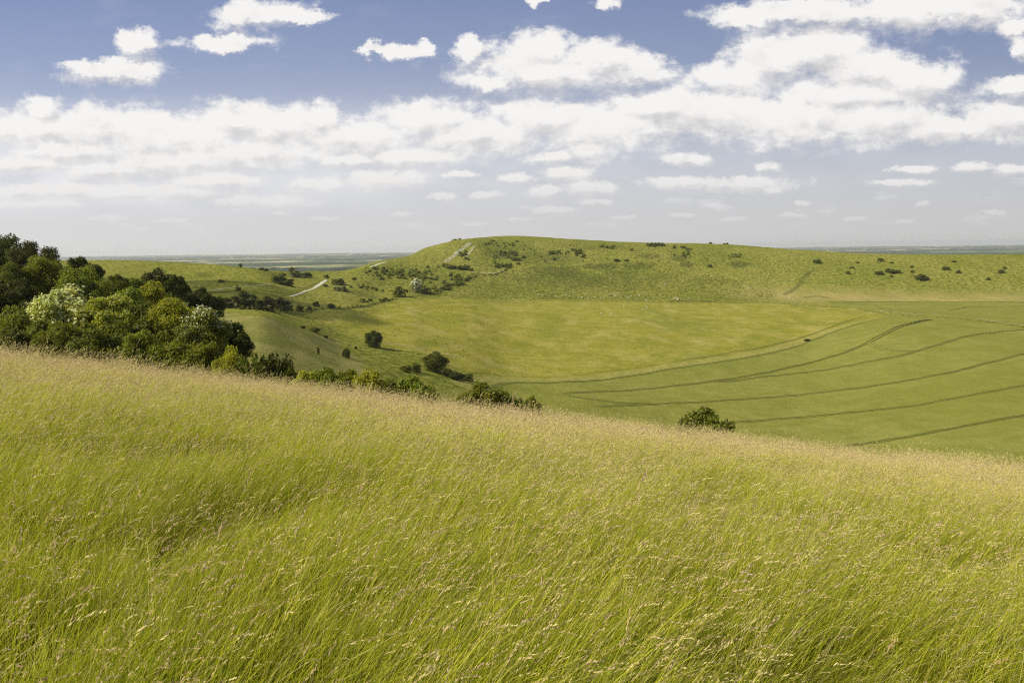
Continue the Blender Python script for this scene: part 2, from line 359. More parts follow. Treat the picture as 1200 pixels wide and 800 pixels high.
for k, l in enumerate(TR):
    for off in ((-1.5, 1.5) if k < 2 else (-.95, .95)):
        strip('wheel_track', l, .7 if k < 2 else .5, M_rut, 'dark tractor wheel track through the green crop', off, {0: .42, 1: .07, 2: .08, 3: .08, 4: .05, 5: .12, 6: .05, 7: .10, 8: .08}[k])
strip('path', [(340,347.6),(350,344.5),(358,341),(366,338.5),(372,335.5),(377,332),(381.5,328.6)], 2.1, M_chalk, 'white chalk path climbing from the valley')
strip('path', [(370,336.3),(374,333.8),(378,331),(382.5,328)], 3.4, M_chalk, 'wide worn head of the white chalk path', lift=.14)
strip('path', [(228,344),(245,340.5),(262,338),(280,336),(300,334.5),(318,333)], 1.3, M_chalk, 'thin pale path crossing the foot of the grassy ridge')
strip('path', [(434,313.5),(440,311),(446,308.6),(452,307)], 2.8, M_chalk, 'short white stretch of path near the saddle')
strip('path', [(452,307),(462,305),(475,303.4)], 1.8, M_worn, 'worn path leading up to the hill shoulder')
strip('path', [(522,307),(530,301),(536,296),(543,291),(552,284.5)], 7.0, M_scar, 'patchy white chalk scar on the steep end of the hill', lift=.3)
strip('path', [(545,302),(551,295),(556,288)], 4, M_worn, 'worn path right of the chalk scar', lift=.2)
strip('path', [(446,400.5),(470,404),(492,408),(520,414),(540,419)], 2.6, M_worn, 'faint pale path over the pasture')
strip('path', [(545,318),(565,319.5),(580,320),(592,316)], 3.5, M_worn, 'worn sheep path along the hill foot')
strip('track', [(1024,363.6),(1060,367),(1100,369.5),(1150,374.5),(1200,381),(1290,391)], 2.6, M_worn, 'pale farm track between the two green crops')
strip('field_edge', [(985,353),(1050,353.3),(1100,353.2),(1150,353.4),(1200,353.8),(1290,354.5)], 1.6, M_rut, 'dark line where the crop meets the hill pasture')
strip('field_edge', B1[:-1], 1.6, M_rut, 'dark edge of the green crop along the pasture', wall=.12)
strip('field_edge', [(x, y - 7 - (x > 760) * 2 + (x > 930) * 2) for x, y in B1[5:-1]], 1.0, M_rut, 'faint line in the grass beside the crop edge', wall=.06)

# ------------------------------------------------------------------ far plain
M_plain, nt = mat('farmed_plain'); g = G(nt)
pos = g.n('ShaderNodeNewGeometry').outputs['Position']
wp = g.n('ShaderNodeVectorRotate', {'Vector': pos, 'Angle': .35}, rotation_type='Z_AXIS').outputs[0]
wp = g.vm('ADD', wp, g.vm('MULTIPLY', g.n('ShaderNodeTexNoise', {'Vector': pos, 'Scale': .001, 'Detail': 2.}).outputs[1], (380, 380, 0)).outputs[0]).outputs[0]
vo = g.n('ShaderNodeTexVoronoi', {'Vector': g.vm('MULTIPLY', wp, (.0030, .0017, 0)).outputs[0], 'Scale': 1.0}); vo.voronoi_dimensions = '2D'
sep = g.n('ShaderNodeSeparateColor', {0: vo.outputs['Color']})
fc = g.mix(g.mr(sep.outputs[0], .2, .8), c4(.07, .11, .025), c4(.16, .19, .05))
fc = g.mix(g.mr(sep.outputs[1], .62, .68), fc, c4(.42, .36, .16))
fc = g.mix(g.mr(sep.outputs[2], .80, .84), fc, c4(.06, .08, .03))
fc = g.mix(g.math('MULTIPLY', g.mr(g.noise(pos, .0006, 4), .52, .6), .8), fc, c4(.045, .07, .02))
g.n('ShaderNodeOutputMaterial', {0: g.n('ShaderNodeBsdfDiffuse', {'Color': fc})})
xs = np.linspace(-42000, 42000, 169); ys = np.concatenate([np.linspace(-2500, 12000, 59), np.linspace(12000, 27000, 60)[1:]])
XP, YP = np.meshgrid(xs, ys)
ZP = -130 + 26 * np.clip((YP - 14000) / 9000, 0, 1) * (fbm(XP / 5200 + 30, YP / 3000 + 30, 41) - .35) * 1.6 + np.clip((YP - 4000) / 6000, 0, 1) * 12 * (fbm(XP / 1700 + 30, YP / 1300 + 30, 44) - .5)
ZP = np.where(YP < 3000, -131.5, np.maximum(ZP, -131))
ip = np.arange(XP.size).reshape(XP.shape)
FP = np.stack([ip[:-1, :-1], ip[:-1, 1:], ip[1:, 1:], ip[1:, :-1]], -1).reshape(-1, 4)
pl = link('plain', mesh_np('plain', np.stack([XP, YP, ZP], -1), FP, 4, [M_plain], smooth=True)); tag(pl, 'flat patchwork farmland stretching to the hazy horizon', 'plain', kind='structure')
def zplain(x, y):
    i = np.clip(np.searchsorted(xs, x) - 1, 0, len(xs) - 2); j = np.clip(np.searchsorted(ys, y) - 1, 0, len(ys) - 2)
    a = (x - xs[i]) / (xs[i + 1] - xs[i]); b = (y - ys[j]) / (ys[j + 1] - ys[j])
    return (ZP[j, i] * (1 - a) + ZP[j, i + 1] * a) * (1 - b) + (ZP[j + 1, i] * (1 - a) + ZP[j + 1, i + 1] * a) * b
# woods and hedgerows of the plain: long low lumpy masses, one object nobody could count
VV = []; FF = []; nv = 0
for k in range(6500):
    y = 3000 * (8.6 ** RNG.random()); u = RNG.uniform(-.75, .85); x = u * y
    if vnoise(np.array(x / 1500 + 60), np.array(y / 1500 + 60), 51) < .36: continue
    ln = RNG.uniform(60, 520) * (1 if RNG.random() < .7 else 1.6); wd = RNG.uniform(8, 16) if RNG.random() < .5 else RNG.uniform(60, 260)
    hh = RNG.uniform(7, 15); an = .35 + RNG.choice([0, math.pi / 2]) + RNG.normal(0, .15)
    nseg = max(4, int(ln / 28)); base = zplain(x, y)
    t = np.linspace(-1, 1, nseg); cr = np.linspace(-1, 1, 5)
    TT, CC = np.meshgrid(t, cr, indexing='ij')
    hz = hh * (.55 + .7 * RNG.random(TT.shape)) * np.sqrt(np.clip(1 - CC**2, 0, 1)) * np.clip((1 - TT**2) * 3, 0, 1)
    lx = TT * ln / 2; ly = CC * wd / 2 * (.7 + .5 * RNG.random((nseg, 1)))
    VX = x + lx * math.cos(an) - ly * math.sin(an); VY = y + lx * math.sin(an) + ly * math.cos(an)
    VV.append(np.stack([VX, VY, base - .6 + hz], -1).reshape(-1, 3))
    ii = np.arange(nseg * 5).reshape(nseg, 5) + nv; nv += nseg * 5
    FF.append(np.stack([ii[:-1, :-1], ii[:-1, 1:], ii[1:, 1:], ii[1:, :-1]], -1).reshape(-1, 4))
M_wood, nt = mat('distant_foliage'); g = G(nt)
g.n('ShaderNodeOutputMaterial', {0: g.n('ShaderNodeBsdfDiffuse', {'Color': g.mix(g.noise(g.n('ShaderNodeNewGeometry').outputs['Position'], .02, 3), c4(.020, .035, .012), c4(.045, .065, .02))})})
wo = link('distant_woods', mesh_np('distant_woods', np.vstack(VV), np.vstack(FF), 4, [M_wood])); tag(wo, 'dark woods and hedgerows scattered over the far plain', 'woodland', kind='stuff')

# ------------------------------------------------------------------ foliage materials
def leaf_mat(name, a, b, trans=.35, sat=.25):
    m, nt = mat(name); g = G(nt)
    pos = g.n('ShaderNodeNewGeometry').outputs['Position']
    n1 = g.noise(pos, .55, 3); n2 = g.n('ShaderNodeTexWhiteNoise', {0: g.vm('SNAP', pos, (.22, .22, .22)).outputs[0]}).outputs[0]
    oi = g.n('ShaderNodeObjectInfo').outputs['Random']
    f = g.math('ADD', g.math('MULTIPLY', n1, .7), g.math('MULTIPLY', n2, .3)); f = g.mr(f, .25, .75)
    c = g.mix(f, c4(*a), c4(*b))
    c = g.n('ShaderNodeHueSaturation', {'Hue': g.mr(oi, 0, 1, .485, .515, False), 'Value': g.mr(oi, 0, 1, .82, 1.2, False), 'Color': c}).outputs[0]
    d = g.n('ShaderNodeBsdfPrincipled', {'Base Color': c, 'Roughness': .5, 'Specular IOR Level': sat})
    t = g.n('ShaderNodeBsdfTranslucent', {'Color': g.mix(.6, c, c4(min(1, b[0] * 1.8), min(1, b[1] * 1.8), b[2] * .8))})
    g.n('ShaderNodeOutputMaterial', {0: g.n('ShaderNodeMixShader', {0: trans, 1: d.outputs[0], 2: t.outputs[0]})})
    return m
LM = dict(
 dark=leaf_mat('dark_foliage', (.042, .050, .009), (.092, .102, .016), .28, .1),
 deep=leaf_mat('deep_green_foliage', (.070, .086, .011), (.150, .165, .021), .33, .1),
 green=leaf_mat('green_foliage', (.110, .132, .012), (.225, .240, .026), .37, .12),
 lime=leaf_mat('yellow_green_foliage', (.20, .21, .015), (.36, .36, .038), .4, .12),
 pale=leaf_mat('pale_elder_foliage', (.28, .28, .035), (.48, .47, .10), .4, .12),
 olive=leaf_mat('olive_foliage', (.098, .108, .011), (.185, .192, .023), .33, .1),
 grey=leaf_mat('greyish_foliage', (.12, .13, .04), (.24, .25, .10), .3, .1),
)
M_flower = leaf_mat('cream_blossom', (.58, .56, .34), (.80, .77, .54), .3)
M_flowerw = leaf_mat('pale_green_blossom', (.42, .44, .14), (.60, .60, .26), .35)
M_bark, nt = mat('bark'); g = G(nt)
g.n('ShaderNodeOutputMaterial', {0: g.n('ShaderNodeBsdfPrincipled', {'Base Color': g.mix(g.noise(g.n('ShaderNodeTexCoord').outputs['Object'], 14, 4), c4(.05, .04, .028), c4(.14, .115, .085)), 'Roughness': .9})})

def leaf_quads(C, Nrm, size, elong=1.5):
    """quads at centres C facing near Nrm"""
    n = len(C); r = RNG.normal(size=(n, 3)); Nn = Nrm + .75 * r; Nn /= np.linalg.norm(Nn, axis=1)[:, None]
    a = np.cross(Nn, RNG.normal(size=(n, 3))); a /= np.linalg.norm(a, axis=1)[:, None]; b = np.cross(Nn, a)
    s = (size * RNG.uniform(.6, 1.35, n))[:, None]
    V = np.stack([C - a * s * elong * .5, C + b * s * .42, C + a * s * elong * .5, C - b * s * .42], 1)
    return V.reshape(-1, 3)
def crown_points(n, nl, ragged=.5, spiky=False, low=.0):
    """points and outward normals of a lobed crown, unit height, unit width"""
    Cn = []; R = []
    for k in range(nl):
        ph = RNG.uniform(0, 2 * math.pi); el = math.asin(RNG.uniform(-.45, 1))
        rr = .30 * RNG.uniform(.55, 1.22)
        Cn.append((rr * math.cos(ph) * math.cos(el) * 1.12, rr * math.sin(ph) * math.cos(el) * 1.12, .47 + rr * math.sin(el) * 1.12)); R.append(RNG.uniform(.08, .21))
    Cn.append((0, 0, .42)); R.append(.30)
    Cn = np.array(Cn); R = np.array(R)
    p = R**2 / (R**2).sum(); k = RNG.choice(len(R), n, p=p)
    D = RNG.normal(size=(n, 3)); D /= np.linalg.norm(D, axis=1)[:, None]
    D[:, 2] = np.where(D[:, 2] < -.4, -D[:, 2], D[:, 2])
    rad = R[k] * (1 - .5 * RNG.random(n)**1.8) * (1 + ragged * .35 * (RNG.random(n) ** 6))
    bump = 1 + .22 * np.sin(D[:, 0] * 9 + k) * np.sin(D[:, 1] * 8 + 2 * k) * np.sin(D[:, 2] * 9 + k * 3)
    Pt = Cn[k] + D * (rad * bump)[:, None]
    # fill skirt towards the ground
    m = RNG.random(n) < .16
    an = RNG.uniform(0, 2 * math.pi, n); rr = np.sqrt(RNG.random(n)) * .42; Pt[m] = np.stack([np.cos(an) * rr, np.sin(an) * rr, RNG.uniform(0.02, .4, n)], -1)[m]
    D[m] = np.stack([np.cos(an), np.sin(an), np.full(n, .2)], -1)[m]
    if spiky:
        nb = 26; L = []
        for j in range(nb):
            ph = RNG.uniform(0, 2 * math.pi); el = RNG.uniform(.25, 1.4); d = np.array([math.cos(ph) * math.cos(el), math.sin(ph) * math.cos(el), math.sin(el)])
            t = RNG.random(n // 30) ** .7; s = np.array([0, 0, .35]) + d * (t[:, None] * RNG.uniform(.5, .68))
            L.append(s + RNG.normal(size=s.shape) * .018)
        L = np.vstack(L); Pt[:len(L)] = L; D[:len(L)] = RNG.normal(size=L.shape)
    Pt[:, 2] = np.maximum(Pt[:, 2], .01)
    return Pt, D
def trunk_mesh(name, h=.5, r=.035, nb=7):
    V = []; Fc = []
    def tube(p, q, r1, r2, k=6):
        p = np.array(p, float); q = np.array(q, float); d = q - p; d /= np.linalg.norm(d)
        a = np.cross(d, [.3, .5, .8]); a /= np.linalg.norm(a); b = np.cross(d, a); s = len(V)
        for (c, r_) in ((p, r1), ((p + q) / 2 + RNG.normal(size=3) * r1 * .5, (r1 + r2) / 2), (q, r2)):
            for j in range(k): V.append(c + (a * math.cos(2 * math.pi * j / k) + b * math.sin(2 * math.pi * j / k)) * r_)
        for l in range(2):
            for j in range(k): Fc.append((s + l * k + j, s + l * k + (j + 1) % k, s + (l + 1) * k + (j + 1) % k, s + (l + 1) * k + j))
    tube((0, 0, -.06), (0.01, 0, h), r * 1.3, r * .6)
    for j in range(nb):
        ph = 2.4 * j; z0 = RNG.uniform(.12, h * .9); L = RNG.uniform(.2, .38)
        tube((0, 0, z0), (math.cos(ph) * L, math.sin(ph) * L, z0 + RNG.uniform(.12, .32)), r * .55, r * .15)
    return mesh_np(name, V, Fc, 4, [M_bark], smooth=True)
def make_proto(kind, n, size, nl, ragged=.5, spiky=False, nf=0):
    Pt, D = crown_points(n, nl, ragged, spiky)
    V = leaf_quads(Pt, D, size); cm = mesh_np(kind + '_crown', V, np.arange(len(V)), 4, [LM['green']])
    fm = None
    if nf:
        Pf, Df = crown_points(nf, nl); 
        top = Pf[:, 2] > .25; Pf = Pf[top]; Df = Df[top]; Pf = Pf + Df * .02; Pf[:, :2] *= 1.03
        Df = Df * .5 + np.array([-.3, -.3, 1.]); Vf = leaf_quads(Pf, Df * 3, size * 1.15, 1.0); fm = mesh_np(kind + '_blossom', Vf, np.arange(len(Vf)), 4, [M_flower])
    return cm, fm, trunk_mesh(kind + '_trunk')
st = RNG.bit_generator.state
NF = .4 if QUICK else 1
PR = dict(big=[make_proto('big', int(20000 * NF), .027, 34, .8) for _ in range(3)],
          mid=[make_proto('mid', int(11500 * NF), .038, 26, .8) for _ in range(4)],
          spiky=[make_proto('spiky', 4500, .040, 14, .8, True)],
          elder=[None], far=[make_proto('far', 900, .12, 10, .6) for _ in range(4)], dot=[make_proto('dot', 200, .22, 6) for _ in range(4)])
# elder: crown points and blossom on the same lobes
s_ = RNG.bit_generator.state
def make_elder(n, size, nl, nf, fsz):
    Pt, D = crown_points(n, nl, .7); V = leaf_quads(Pt, D, size)
    sel = np.where((Pt[:, 2] > .3) & (D[:, 2] > -.1))[0]; sel = RNG.choice(sel, min(nf, len(sel)), replace=False)
    Pf = Pt[sel] + D[sel] * size * 1.0; Pf[:, 2] += .012
    Vf = leaf_quads(Pf, (D[sel] * .6 + np.array([-.2, -.3, .9])) * 3, fsz, 1.0)
    return (mesh_np('elder_crown', V, np.arange(len(V)), 4, [LM['green']]), mesh_np('elder_blossom', Vf, np.arange(len(Vf)), 4, [M_flower]), trunk_mesh('elder_trunk'))
PR['elder'] = [make_elder(int(9000 * NF), .042, 20, 3200, .045), make_elder(int(9000 * NF), .042, 20, 850, .040)]
PR['farelder'] = [make_elder(800, .12, 8, 260, .11)]
TREES = []
def add_tree(name, X, Y, z0, h, w, proto, leaf, label, cat, group=None, blossom=None, parts=True, k=None):
    cm, fm, tm = PR[proto][random.randrange(len(PR[proto])) if k is None else k]
    rz = random.uniform(0, 6.28); hc = min(h, 1.12 * w) if cat == 'tree' or 'elder' in name else h; lift = (h - hc) / h
    if parts:
        root = bpy.data.objects.new(name, None); COL.objects.link(root); root.empty_display_size = .5
        cr = link('crown', cm, root); tr = link('trunk', tm, root)
        if fm is not None:
            bl = link('blossom', fm, root)
            if blossom: bl.material_slots[0].link = 'OBJECT'; bl.material_slots[0].material = blossom
    else: root = cr = link(name, cm)
    cr.material_slots[0].link = 'OBJECT'; cr.material_slots[0].material = LM[leaf]
    if parts and lift > .05:                      # tall tree in the wood: crown up in the light, lower foliage under it
        cr.location = (0, 0, lift); cr.scale = (1, 1, 1 - lift); cr2 = link('lower_crown', cm, root); cr2.location = (.12, .1, lift * .25); cr2.scale = (.95, .95, (1 - lift) * .95)
        cr2.rotation_euler = (0, 0, 2.1); cr2.material_slots[0].link = 'OBJECT'; cr2.material_slots[0].material = LM[leaf]
        if fm is not None: bl.location = (0, 0, lift); bl.scale = (1, 1, 1 - lift)
    root.location = (X, Y, z0 - .03 * h); root.rotation_euler = (0, 0, rz); root.scale = (w, w * random.uniform(.85, 1.1), h)
    tag(root, label, cat, group)
    return root
def near_tree(x, top, w, Y, proto, leaf, label, name='tree', cat='tree', group=None, **k):
    """a tree on the slope Y metres out, its top at photo height `top`"""
    u, t = ray(x, top); X = u * Y; z0 = height(X, Y); zt = t * Y; h = max(.8, (zt - z0) / (1.0 if cat == 'tree' else 1.06))
    return add_tree(name, X, Y, z0, h, w * Y / F * (.98 if cat == 'tree' else 1.12), proto, leaf, label, cat, group, **k)
def far_bush(x, top, base, w, leaf, label, name='bush', cat='bush', proto='far', group=None, **k):
    if base < 350 and proto == 'far' and leaf == 'dark': leaf = 'deep'
    gp = ground(x, base); Y = gp[1]; h = max(.6, (base - top) * Y / F * (1.05 if cat == 'tree' else .95))
    return add_tree(name, gp[0], Y, gp[2], h, w * Y / F * 1.15, proto, leaf, label, cat, group, **k)

WG = 'trees and shrubs of the wood on the left'
for r in [
 (4,272,62,150,'big','dark','tallest dark tree at the left edge, its top the highest of the wood','tree'),
 (30,279,38,146,'big','dark','dark tree with ragged top just right of the tallest one at the left edge','tree'),
 (52,286,40,142,'big','dark','dark tree standing behind the sunlit green tree, third from the left on the skyline','tree'),
 (92,295,42,150,'mid','dark','rounded dark tree alone against the sky at the right end of the wood skyline','tree'),
 (112,306,18,152,'mid','dark','small dark tree low on the skyline beside the start of the grassy ridge','tree'),
 (47,297,52,122,'big','green','sunlit green tree in front of the dark skyline trees near the left edge','tree'),
 (96,309,66,120,'big','green','broad mid green tree above the long pale flowering elder','tree'),
 (8,304,42,118,'big','deep','deep green tree below the tallest dark one at the left edge','tree'),
 (24,322,40,108,'mid','dark','dark shaded tree left of the pale flowering elder','tree'),
 (2,330,44,104,'mid','dark','dark tree cut by the left edge, halfway down the wood','tree'),
 (136,316,34,126,'mid','deep','deep green tree in the dip between the skyline tree and the dark round one','tree'),
 (184,311,46,160,'mid','dark','dark round tree rising before the grassy ridge above the yellow green tree','tree'),
 (206,318,30,158,'mid','dark','dark tree leaning out right of the dark round one before the ridge','tree'),
 (160,318,40,130,'mid','deep','deep green tree left of the yellow green tree','tree'),
 (178,323,36,112,'mid','lime','yellow green tree in the middle of the wood catching the sun','tree'),
 (152,328,48,108,'mid','green','mid green tree between the pale elder and the yellow green tree','tree'),
 (232,333,34,165,'mid','dark','dark tree behind the bright green one, above the left hedge end','tree'),
 (251,341,26,170,'mid','dark','lowest dark tree of the back row, at the start of the valley hedge','tree'),
 (205,341,62,96,'big','lime','bright green rounded tree lit by the sun near the right end of the wood','tree'),
 (268,372,44,94,'mid','dark','dark tree falling away at the right end of the wood','tree'),
 (284,388,26,92,'mid','dark','small dark tree forming the right hand tip of the wood','tree'),
 (238,370,50,90,'mid','deep','deep green tree below the bright green one, right side of the wood','tree'),
 (170,350,60,98,'mid','deep','deep green tree in shade left of the bright green tree','tree'),
 (125,352,50,97,'mid','deep','shaded deep green tree right below the pale flowering elder','tree'),
 (36,345,44,100,'mid','dark','dark tree in shade left below the pale flowering elder','tree'),
]: near_tree(*r[:7], name=r[7], cat=r[7], group=WG)
near_tree(82, 329, 92, 93, 'elder', 'pale', 'long pale elder covered in cream blossom, brightest of the wood', name='elder_tree', cat='tree', group=WG, k=0, blossom=M_flowerw)
near_tree(58, 334, 52, 91, 'elder', 'pale', 'left hand elder of the pale flowering group, blossom thick on top', name='elder_tree', cat='tree', group=WG, k=0, blossom=M_flowerw)
near_tree(128, 338, 50, 91, 'elder', 'lime', 'green elder with scattered cream flower heads right of the palest one', name='elder_tree', cat='tree', group=WG, k=1, blossom=M_flowerw)
near_tree(244, 351, 50, 86, 'elder', 'green', 'dark elder dotted with cream flower heads right of the bright green tree', name='elder_tree', cat='tree', group=WG, k=1)
near_tree(222, 374, 34, 80, 'elder', 'green', 'small elder with pale heads in front of the bright green tree', name='elder_tree', cat='tree', group=WG, k=1, blossom=M_flowerw)
SG = 'shrubs along the lower edge of the wood'
for r in [
 (10,352,64,80,'mid','olive','olive shrub at the left edge above the pale grass','bush'),
 (42,366,56,77,'mid','olive','olive brown shrub second from the left along the grass edge'),
 (18,376,56,72,'mid','deep','low green shrub touching the pale grass at the left edge'),
 (82,362,76,76,'mid','olive','broad olive shrub below the palest elder'),
 (64,382,50,70,'mid','olive','low olive shrub between the two broad shrubs at the grass edge'),
 (112,380,56,70,'mid','deep','dark low shrub at the grass edge below the green elder'),
 (138,368,60,76,'mid','olive','reddish olive shrub left of the shrub with the tallest green shoots'),
 (165,378,62,70,'mid','green','green shrub with fresh shoots on the grass edge under the shaded trees'),
 (192,382,54,74,'mid','olive','olive shrub below the small elder with pale heads'),
 (218,386,58,70,'mid','green','green leafy shrub at the grass edge below the dark elder'),
 (246,392,46,70,'mid','green','mid green shrub below the right end of the wood'),
 (268,400,40,64,'mid','lime','light green shrub near the right end of the shrub line'),
 (295,405,38,60,'spiky','deep','spiky green shrub just past the tip of the wood'),
]: near_tree(*r[:7], name='shrub', cat='shrub', group=SG)
near_tree(318, 404, 46, 58, 'spiky', 'dark', 'dark bush with long bare shoots sticking up, right of the wood', name='shrub', cat='shrub', group=SG)
near_tree(338, 420, 34, 58, 'mid', 'deep', 'low dark shrub between the bush with long shoots and the hedge', name='shrub', cat='shrub', group=SG)
BG = 'bushes standing just beyond the brow of the meadow'
for r in [
 (358,429,37,54,'mid','lime','leftmost bush of the green clipped looking row beyond the brow'),
 (382,426,46,54,'mid','green','second bush of the green row beyond the brow'),
 (408,428,41,56,'mid','green','third darker bush of the green row beyond the brow'),
 (432,425,46,56,'mid','lime','tallest bush of the green row, at its right end'),
 (462,435,39,58,'mid','olive','olive bush starting the second clump right of the green row'),
 (484,435,51,58,'mid','green','rounded green bush in the second clump, pale shoots on top'),
 (500,443,24,58,'spiky','green','small leafy bush at the right end of the second clump'),
 (563,440,61,62,'mid','green','large round dark green bush on the brow, centre left of the picture'),
 (603,456,27,64,'mid','deep','small bush right of the large round one on the brow'),
 (624,459,24,64,'mid','green','smallest of the pair of low bushes right of the large round one'),
 (829,473,60,60,'mid','olive','lone olive bush on the brow against the green crop'),
 (806,483,27,68,'mid','olive','low scrubby bush touching the left side of the lone olive bush'),
]: near_tree(*r[:7], name='bush', cat='bush', group=BG)
VG = 'trees and bushes on the valley side'
for r in [
 (438,387.5,407,20,'dark','lone round tree throwing a long shadow on the valley side','tree','tree'),
 (406,407,419,10,'dark','small dark bush on the slope left of the lone round tree','bush','bush'),
 (417,405,409,4,'dark','tiny dark bush between the small bush and the lone tree','bush','bush'),
 (373,405,415,4,'olive','thin thorn sapling on the pale slope','bush','bush'),
 (369,383,389,11,'deep','dark bush with a light top at the edge of the pale slope','bush','bush'),
 (355,381,385,6,'dark','little bush left of the one at the edge of the pale slope','bush','bush'),
 (382,392,396,5,'dark','little bush below the edge of the pale slope','bush','bush'),
 (510,412,436,26,'deep','tall rounded tree in the valley above the brow clumps','tree','tree'),
 (487,423,436,14,'olive','low bush left of the tall rounded valley tree','bush','bush'),
 (476,426,436,14,'olive','leftmost bush of the valley bottom clump','bush','bush'),
 (524,430,441,16,'dark','dark bush at the right foot of the tall rounded valley tree','bush','bush'),
 (534,434,445,16,'dark','dark bush in the middle of the short valley hedge','bush','bush'),
 (547,436,446,18,'deep','bush at the right end of the short valley hedge','bush','bush'),
 (946,396.5,399.5,8,'dark','single small bush on the field edge beside the crop','bush','bush'),
]: far_bush(*r[:5], r[5], name=r[6], cat=r[7], group=VG, proto='mid')
HG = 'bushes of the hedge along the valley left'
for r in [
 (289,338,362,28,'dark','largest dark bush of the valley hedge on the left'),
 (269,347,361,22,'dark','dark bush left of the largest one in the valley hedge'),
 (252,346,360,20,'dark','leftmost dark bush of the valley hedge, touching the wood'),
 (312,345,364,24,'dark','dark bush right of the largest one in the valley hedge'),
 (328,346,364,20,'dark','second dark bush right of the largest one in the valley hedge'),
 (338,354,365,14,'deep','low bush at the right end of the thick valley hedge'),
 (279,335,341,7,'deep','small bush by the thin path above the valley hedge'),
 (351,356,365,10,'deep','small round bush in shade below the white path'),
 (371,352,359,8,'deep','first small bush in the shaded grass right of the white path'),
 (388,354,361,10,'dark','second small bush in the shaded grass right of the white path'),
 (363,358,364,7,'dark','tiny bush on the shaded hedge bank below the white path'),
]: far_bush(*r[:5], r[5], group=HG)
RG = 'bushes around the white path and the grassy ridge'
for r in [
 (328,318,333,16,'deep','tallest bush of the clump left of the white path','far'),
 (338,326,335,14,'dark','dark bush at the right foot of the clump left of the white path','far'),
 (343,310,324,10,'dark','upright bush on the skyline saddle left of the white path','far'),
 (347,315,325,16,'grey','grey green bush under the upright one on the saddle','far'),
 (360,318,325,14,'deep','low bush right of the grey green one on the saddle','far'),
 (322,320,331,9,'olive','loose bush at the left of the clump left of the white path','far'),
 (397,325,334,18,'dark','dark rounded bush right of the head of the white path','far'),
 (400,334,341,18,'grey','grey green bush below the dark rounded one near the white path','far'),
 (383,321,326,6,'dark','little bush above the head of the white path','far'),
 (381,332,336,8,'green','low green bush beside the head of the white path','far'),
 (282,308,313.5,4,'dark','narrow dark bush standing up on the crest of the grassy ridge','far'),
 (259,327,331,8,'dark','small dark bush on the side of the grassy ridge','far'),
 (306,313,316.5,8,'dark','dark bush low on the right end of the grassy ridge','far'),
 (312,314,317.5,5,'dark','last little bush on the right end of the grassy ridge','far'),
 (415,324,328,6,'dark','little bush left of the scrub on the beacon slope','far'),
]: far_bush(*r[:5], r[5], proto=r[6], group=RG)
far_bush(468, 334, 348, 17, 'dark', 'dark reddish thorn bush casting a shadow left of the white elder', name='bush', group='scrub on the foot of the big hill')
far_bush(488, 327, 343, 14, 'grey', 'grey white flowering elder at the foot of the big hill', name='elder_bush', proto='farelder', group='scrub on the foot of the big hill')
far_bush(498, 333, 343, 18, 'green', 'green bush right of the white elder at the foot of the hill', name='bush', group='scrub on the foot of the big hill')
# scrub belts: individual bushes strewn in drawn patches
BELT = []
def belt(n, pts, size, leaf, label, group, jit=3., wr=(1.2, 2.2)):
    ls = np.array(pts, float); t = np.arange(len(ls))
    for k in range(n):
        q = random.uniform(0, len(ls) - 1); x = np.interp(q, t, ls[:, 0]) + random.gauss(0, jit); y = np.interp(q, t, ls[:, 1]) + random.gauss(0, jit * .35)
        s = random.uniform(*size) * .85; BELT.append((s, x, y, s * .8 * random.uniform(*wr), {'dark': 'deep', 'deep': 'green'}.get(random.choice(leaf), 'green'), label, group))
belt(44, [(432,316),(460,320),(490,325),(505,328)], (2, 4.5), ['dark','deep','green'], 'small bush in the scrub left above the white elder on the hill foot', 'small bushes above the white elder', 9)
belt(60, [(450,322),(478,322),(500,320)], (3, 5.5), ['deep','dark','green'], 'bush in the dense scrub patch right above the white elder', 'dense scrub above the white elder', 9)
belt(60, [(300,366),(330,366),(360,364),(400,361.5),(430,358.5),(465,350)], (1.2, 2.8), ['dark','deep'], 'low growth along the ditch at the foot of the slope', 'low bushes along the valley ditch', 1.8, (1.5, 3))
belt(40, [(500,345),(520,339),(540,331),(556,325),(580,322),(597,314)], (1., 2.4), ['dark','deep'], 'low growth along the fence climbing the hill', 'low bushes along the hill fence', 1.2, (1.5, 3))
belt(60, [(560,296),(600,290),(640,300),(700,306),(760,300),(820,300)], (1., 2.2), ['deep','green'], 'little bush speckling the upper face of the big hill', 'little bushes on the upper face', 16, (1.2, 2.2))
belt(14, [(414,337),(430,338),(448,341)], (2.5, 4), ['dark','deep'], 'dark bush in the line of scrub left of the thorn bush', 'scrub line left of the thorn bush', 3)
belt(14, [(425,353),(440,353),(458,352)], (3, 5), ['dark','deep'], 'dark bush on the ditch bank below the hill foot', 'bushes on the ditch bank', 3)
belt(50, [(505,342),(520,338),(535,332),(545,326)], (3, 6), ['olive','dark','deep'], 'scrub bush on the bank running up right from the white elder', 'bank scrub right of the white elder', 5)
belt(22, [(518,312),(530,315),(545,316),(557,317)], (4.5, 7), ['dark','deep'], 'dark bush in the thick strip of scrub under the chalk scar', 'strip of scrub under the chalk scar', 2)
belt(14, [(540,300),(546,296),(550,306)], (2, 4), ['dark','deep'], 'small bush beside the chalk scar on the hill', 'bushes beside the chalk scar', 4)
belt(26, [(578,300),(592,297),(605,300),(606,306)], (3, 5.5), ['deep','green','dark'], 'bush in the upper scrub clump between the chalk scar and the hill top', 'upper scrub clump on the hill', 4)
belt(16, [(582,312),(592,313),(603,309)], (3, 5), ['dark','green'], 'bush in the lower end of the scrub clump right of the chalk scar', 'lower end of the scrub clump', 3)
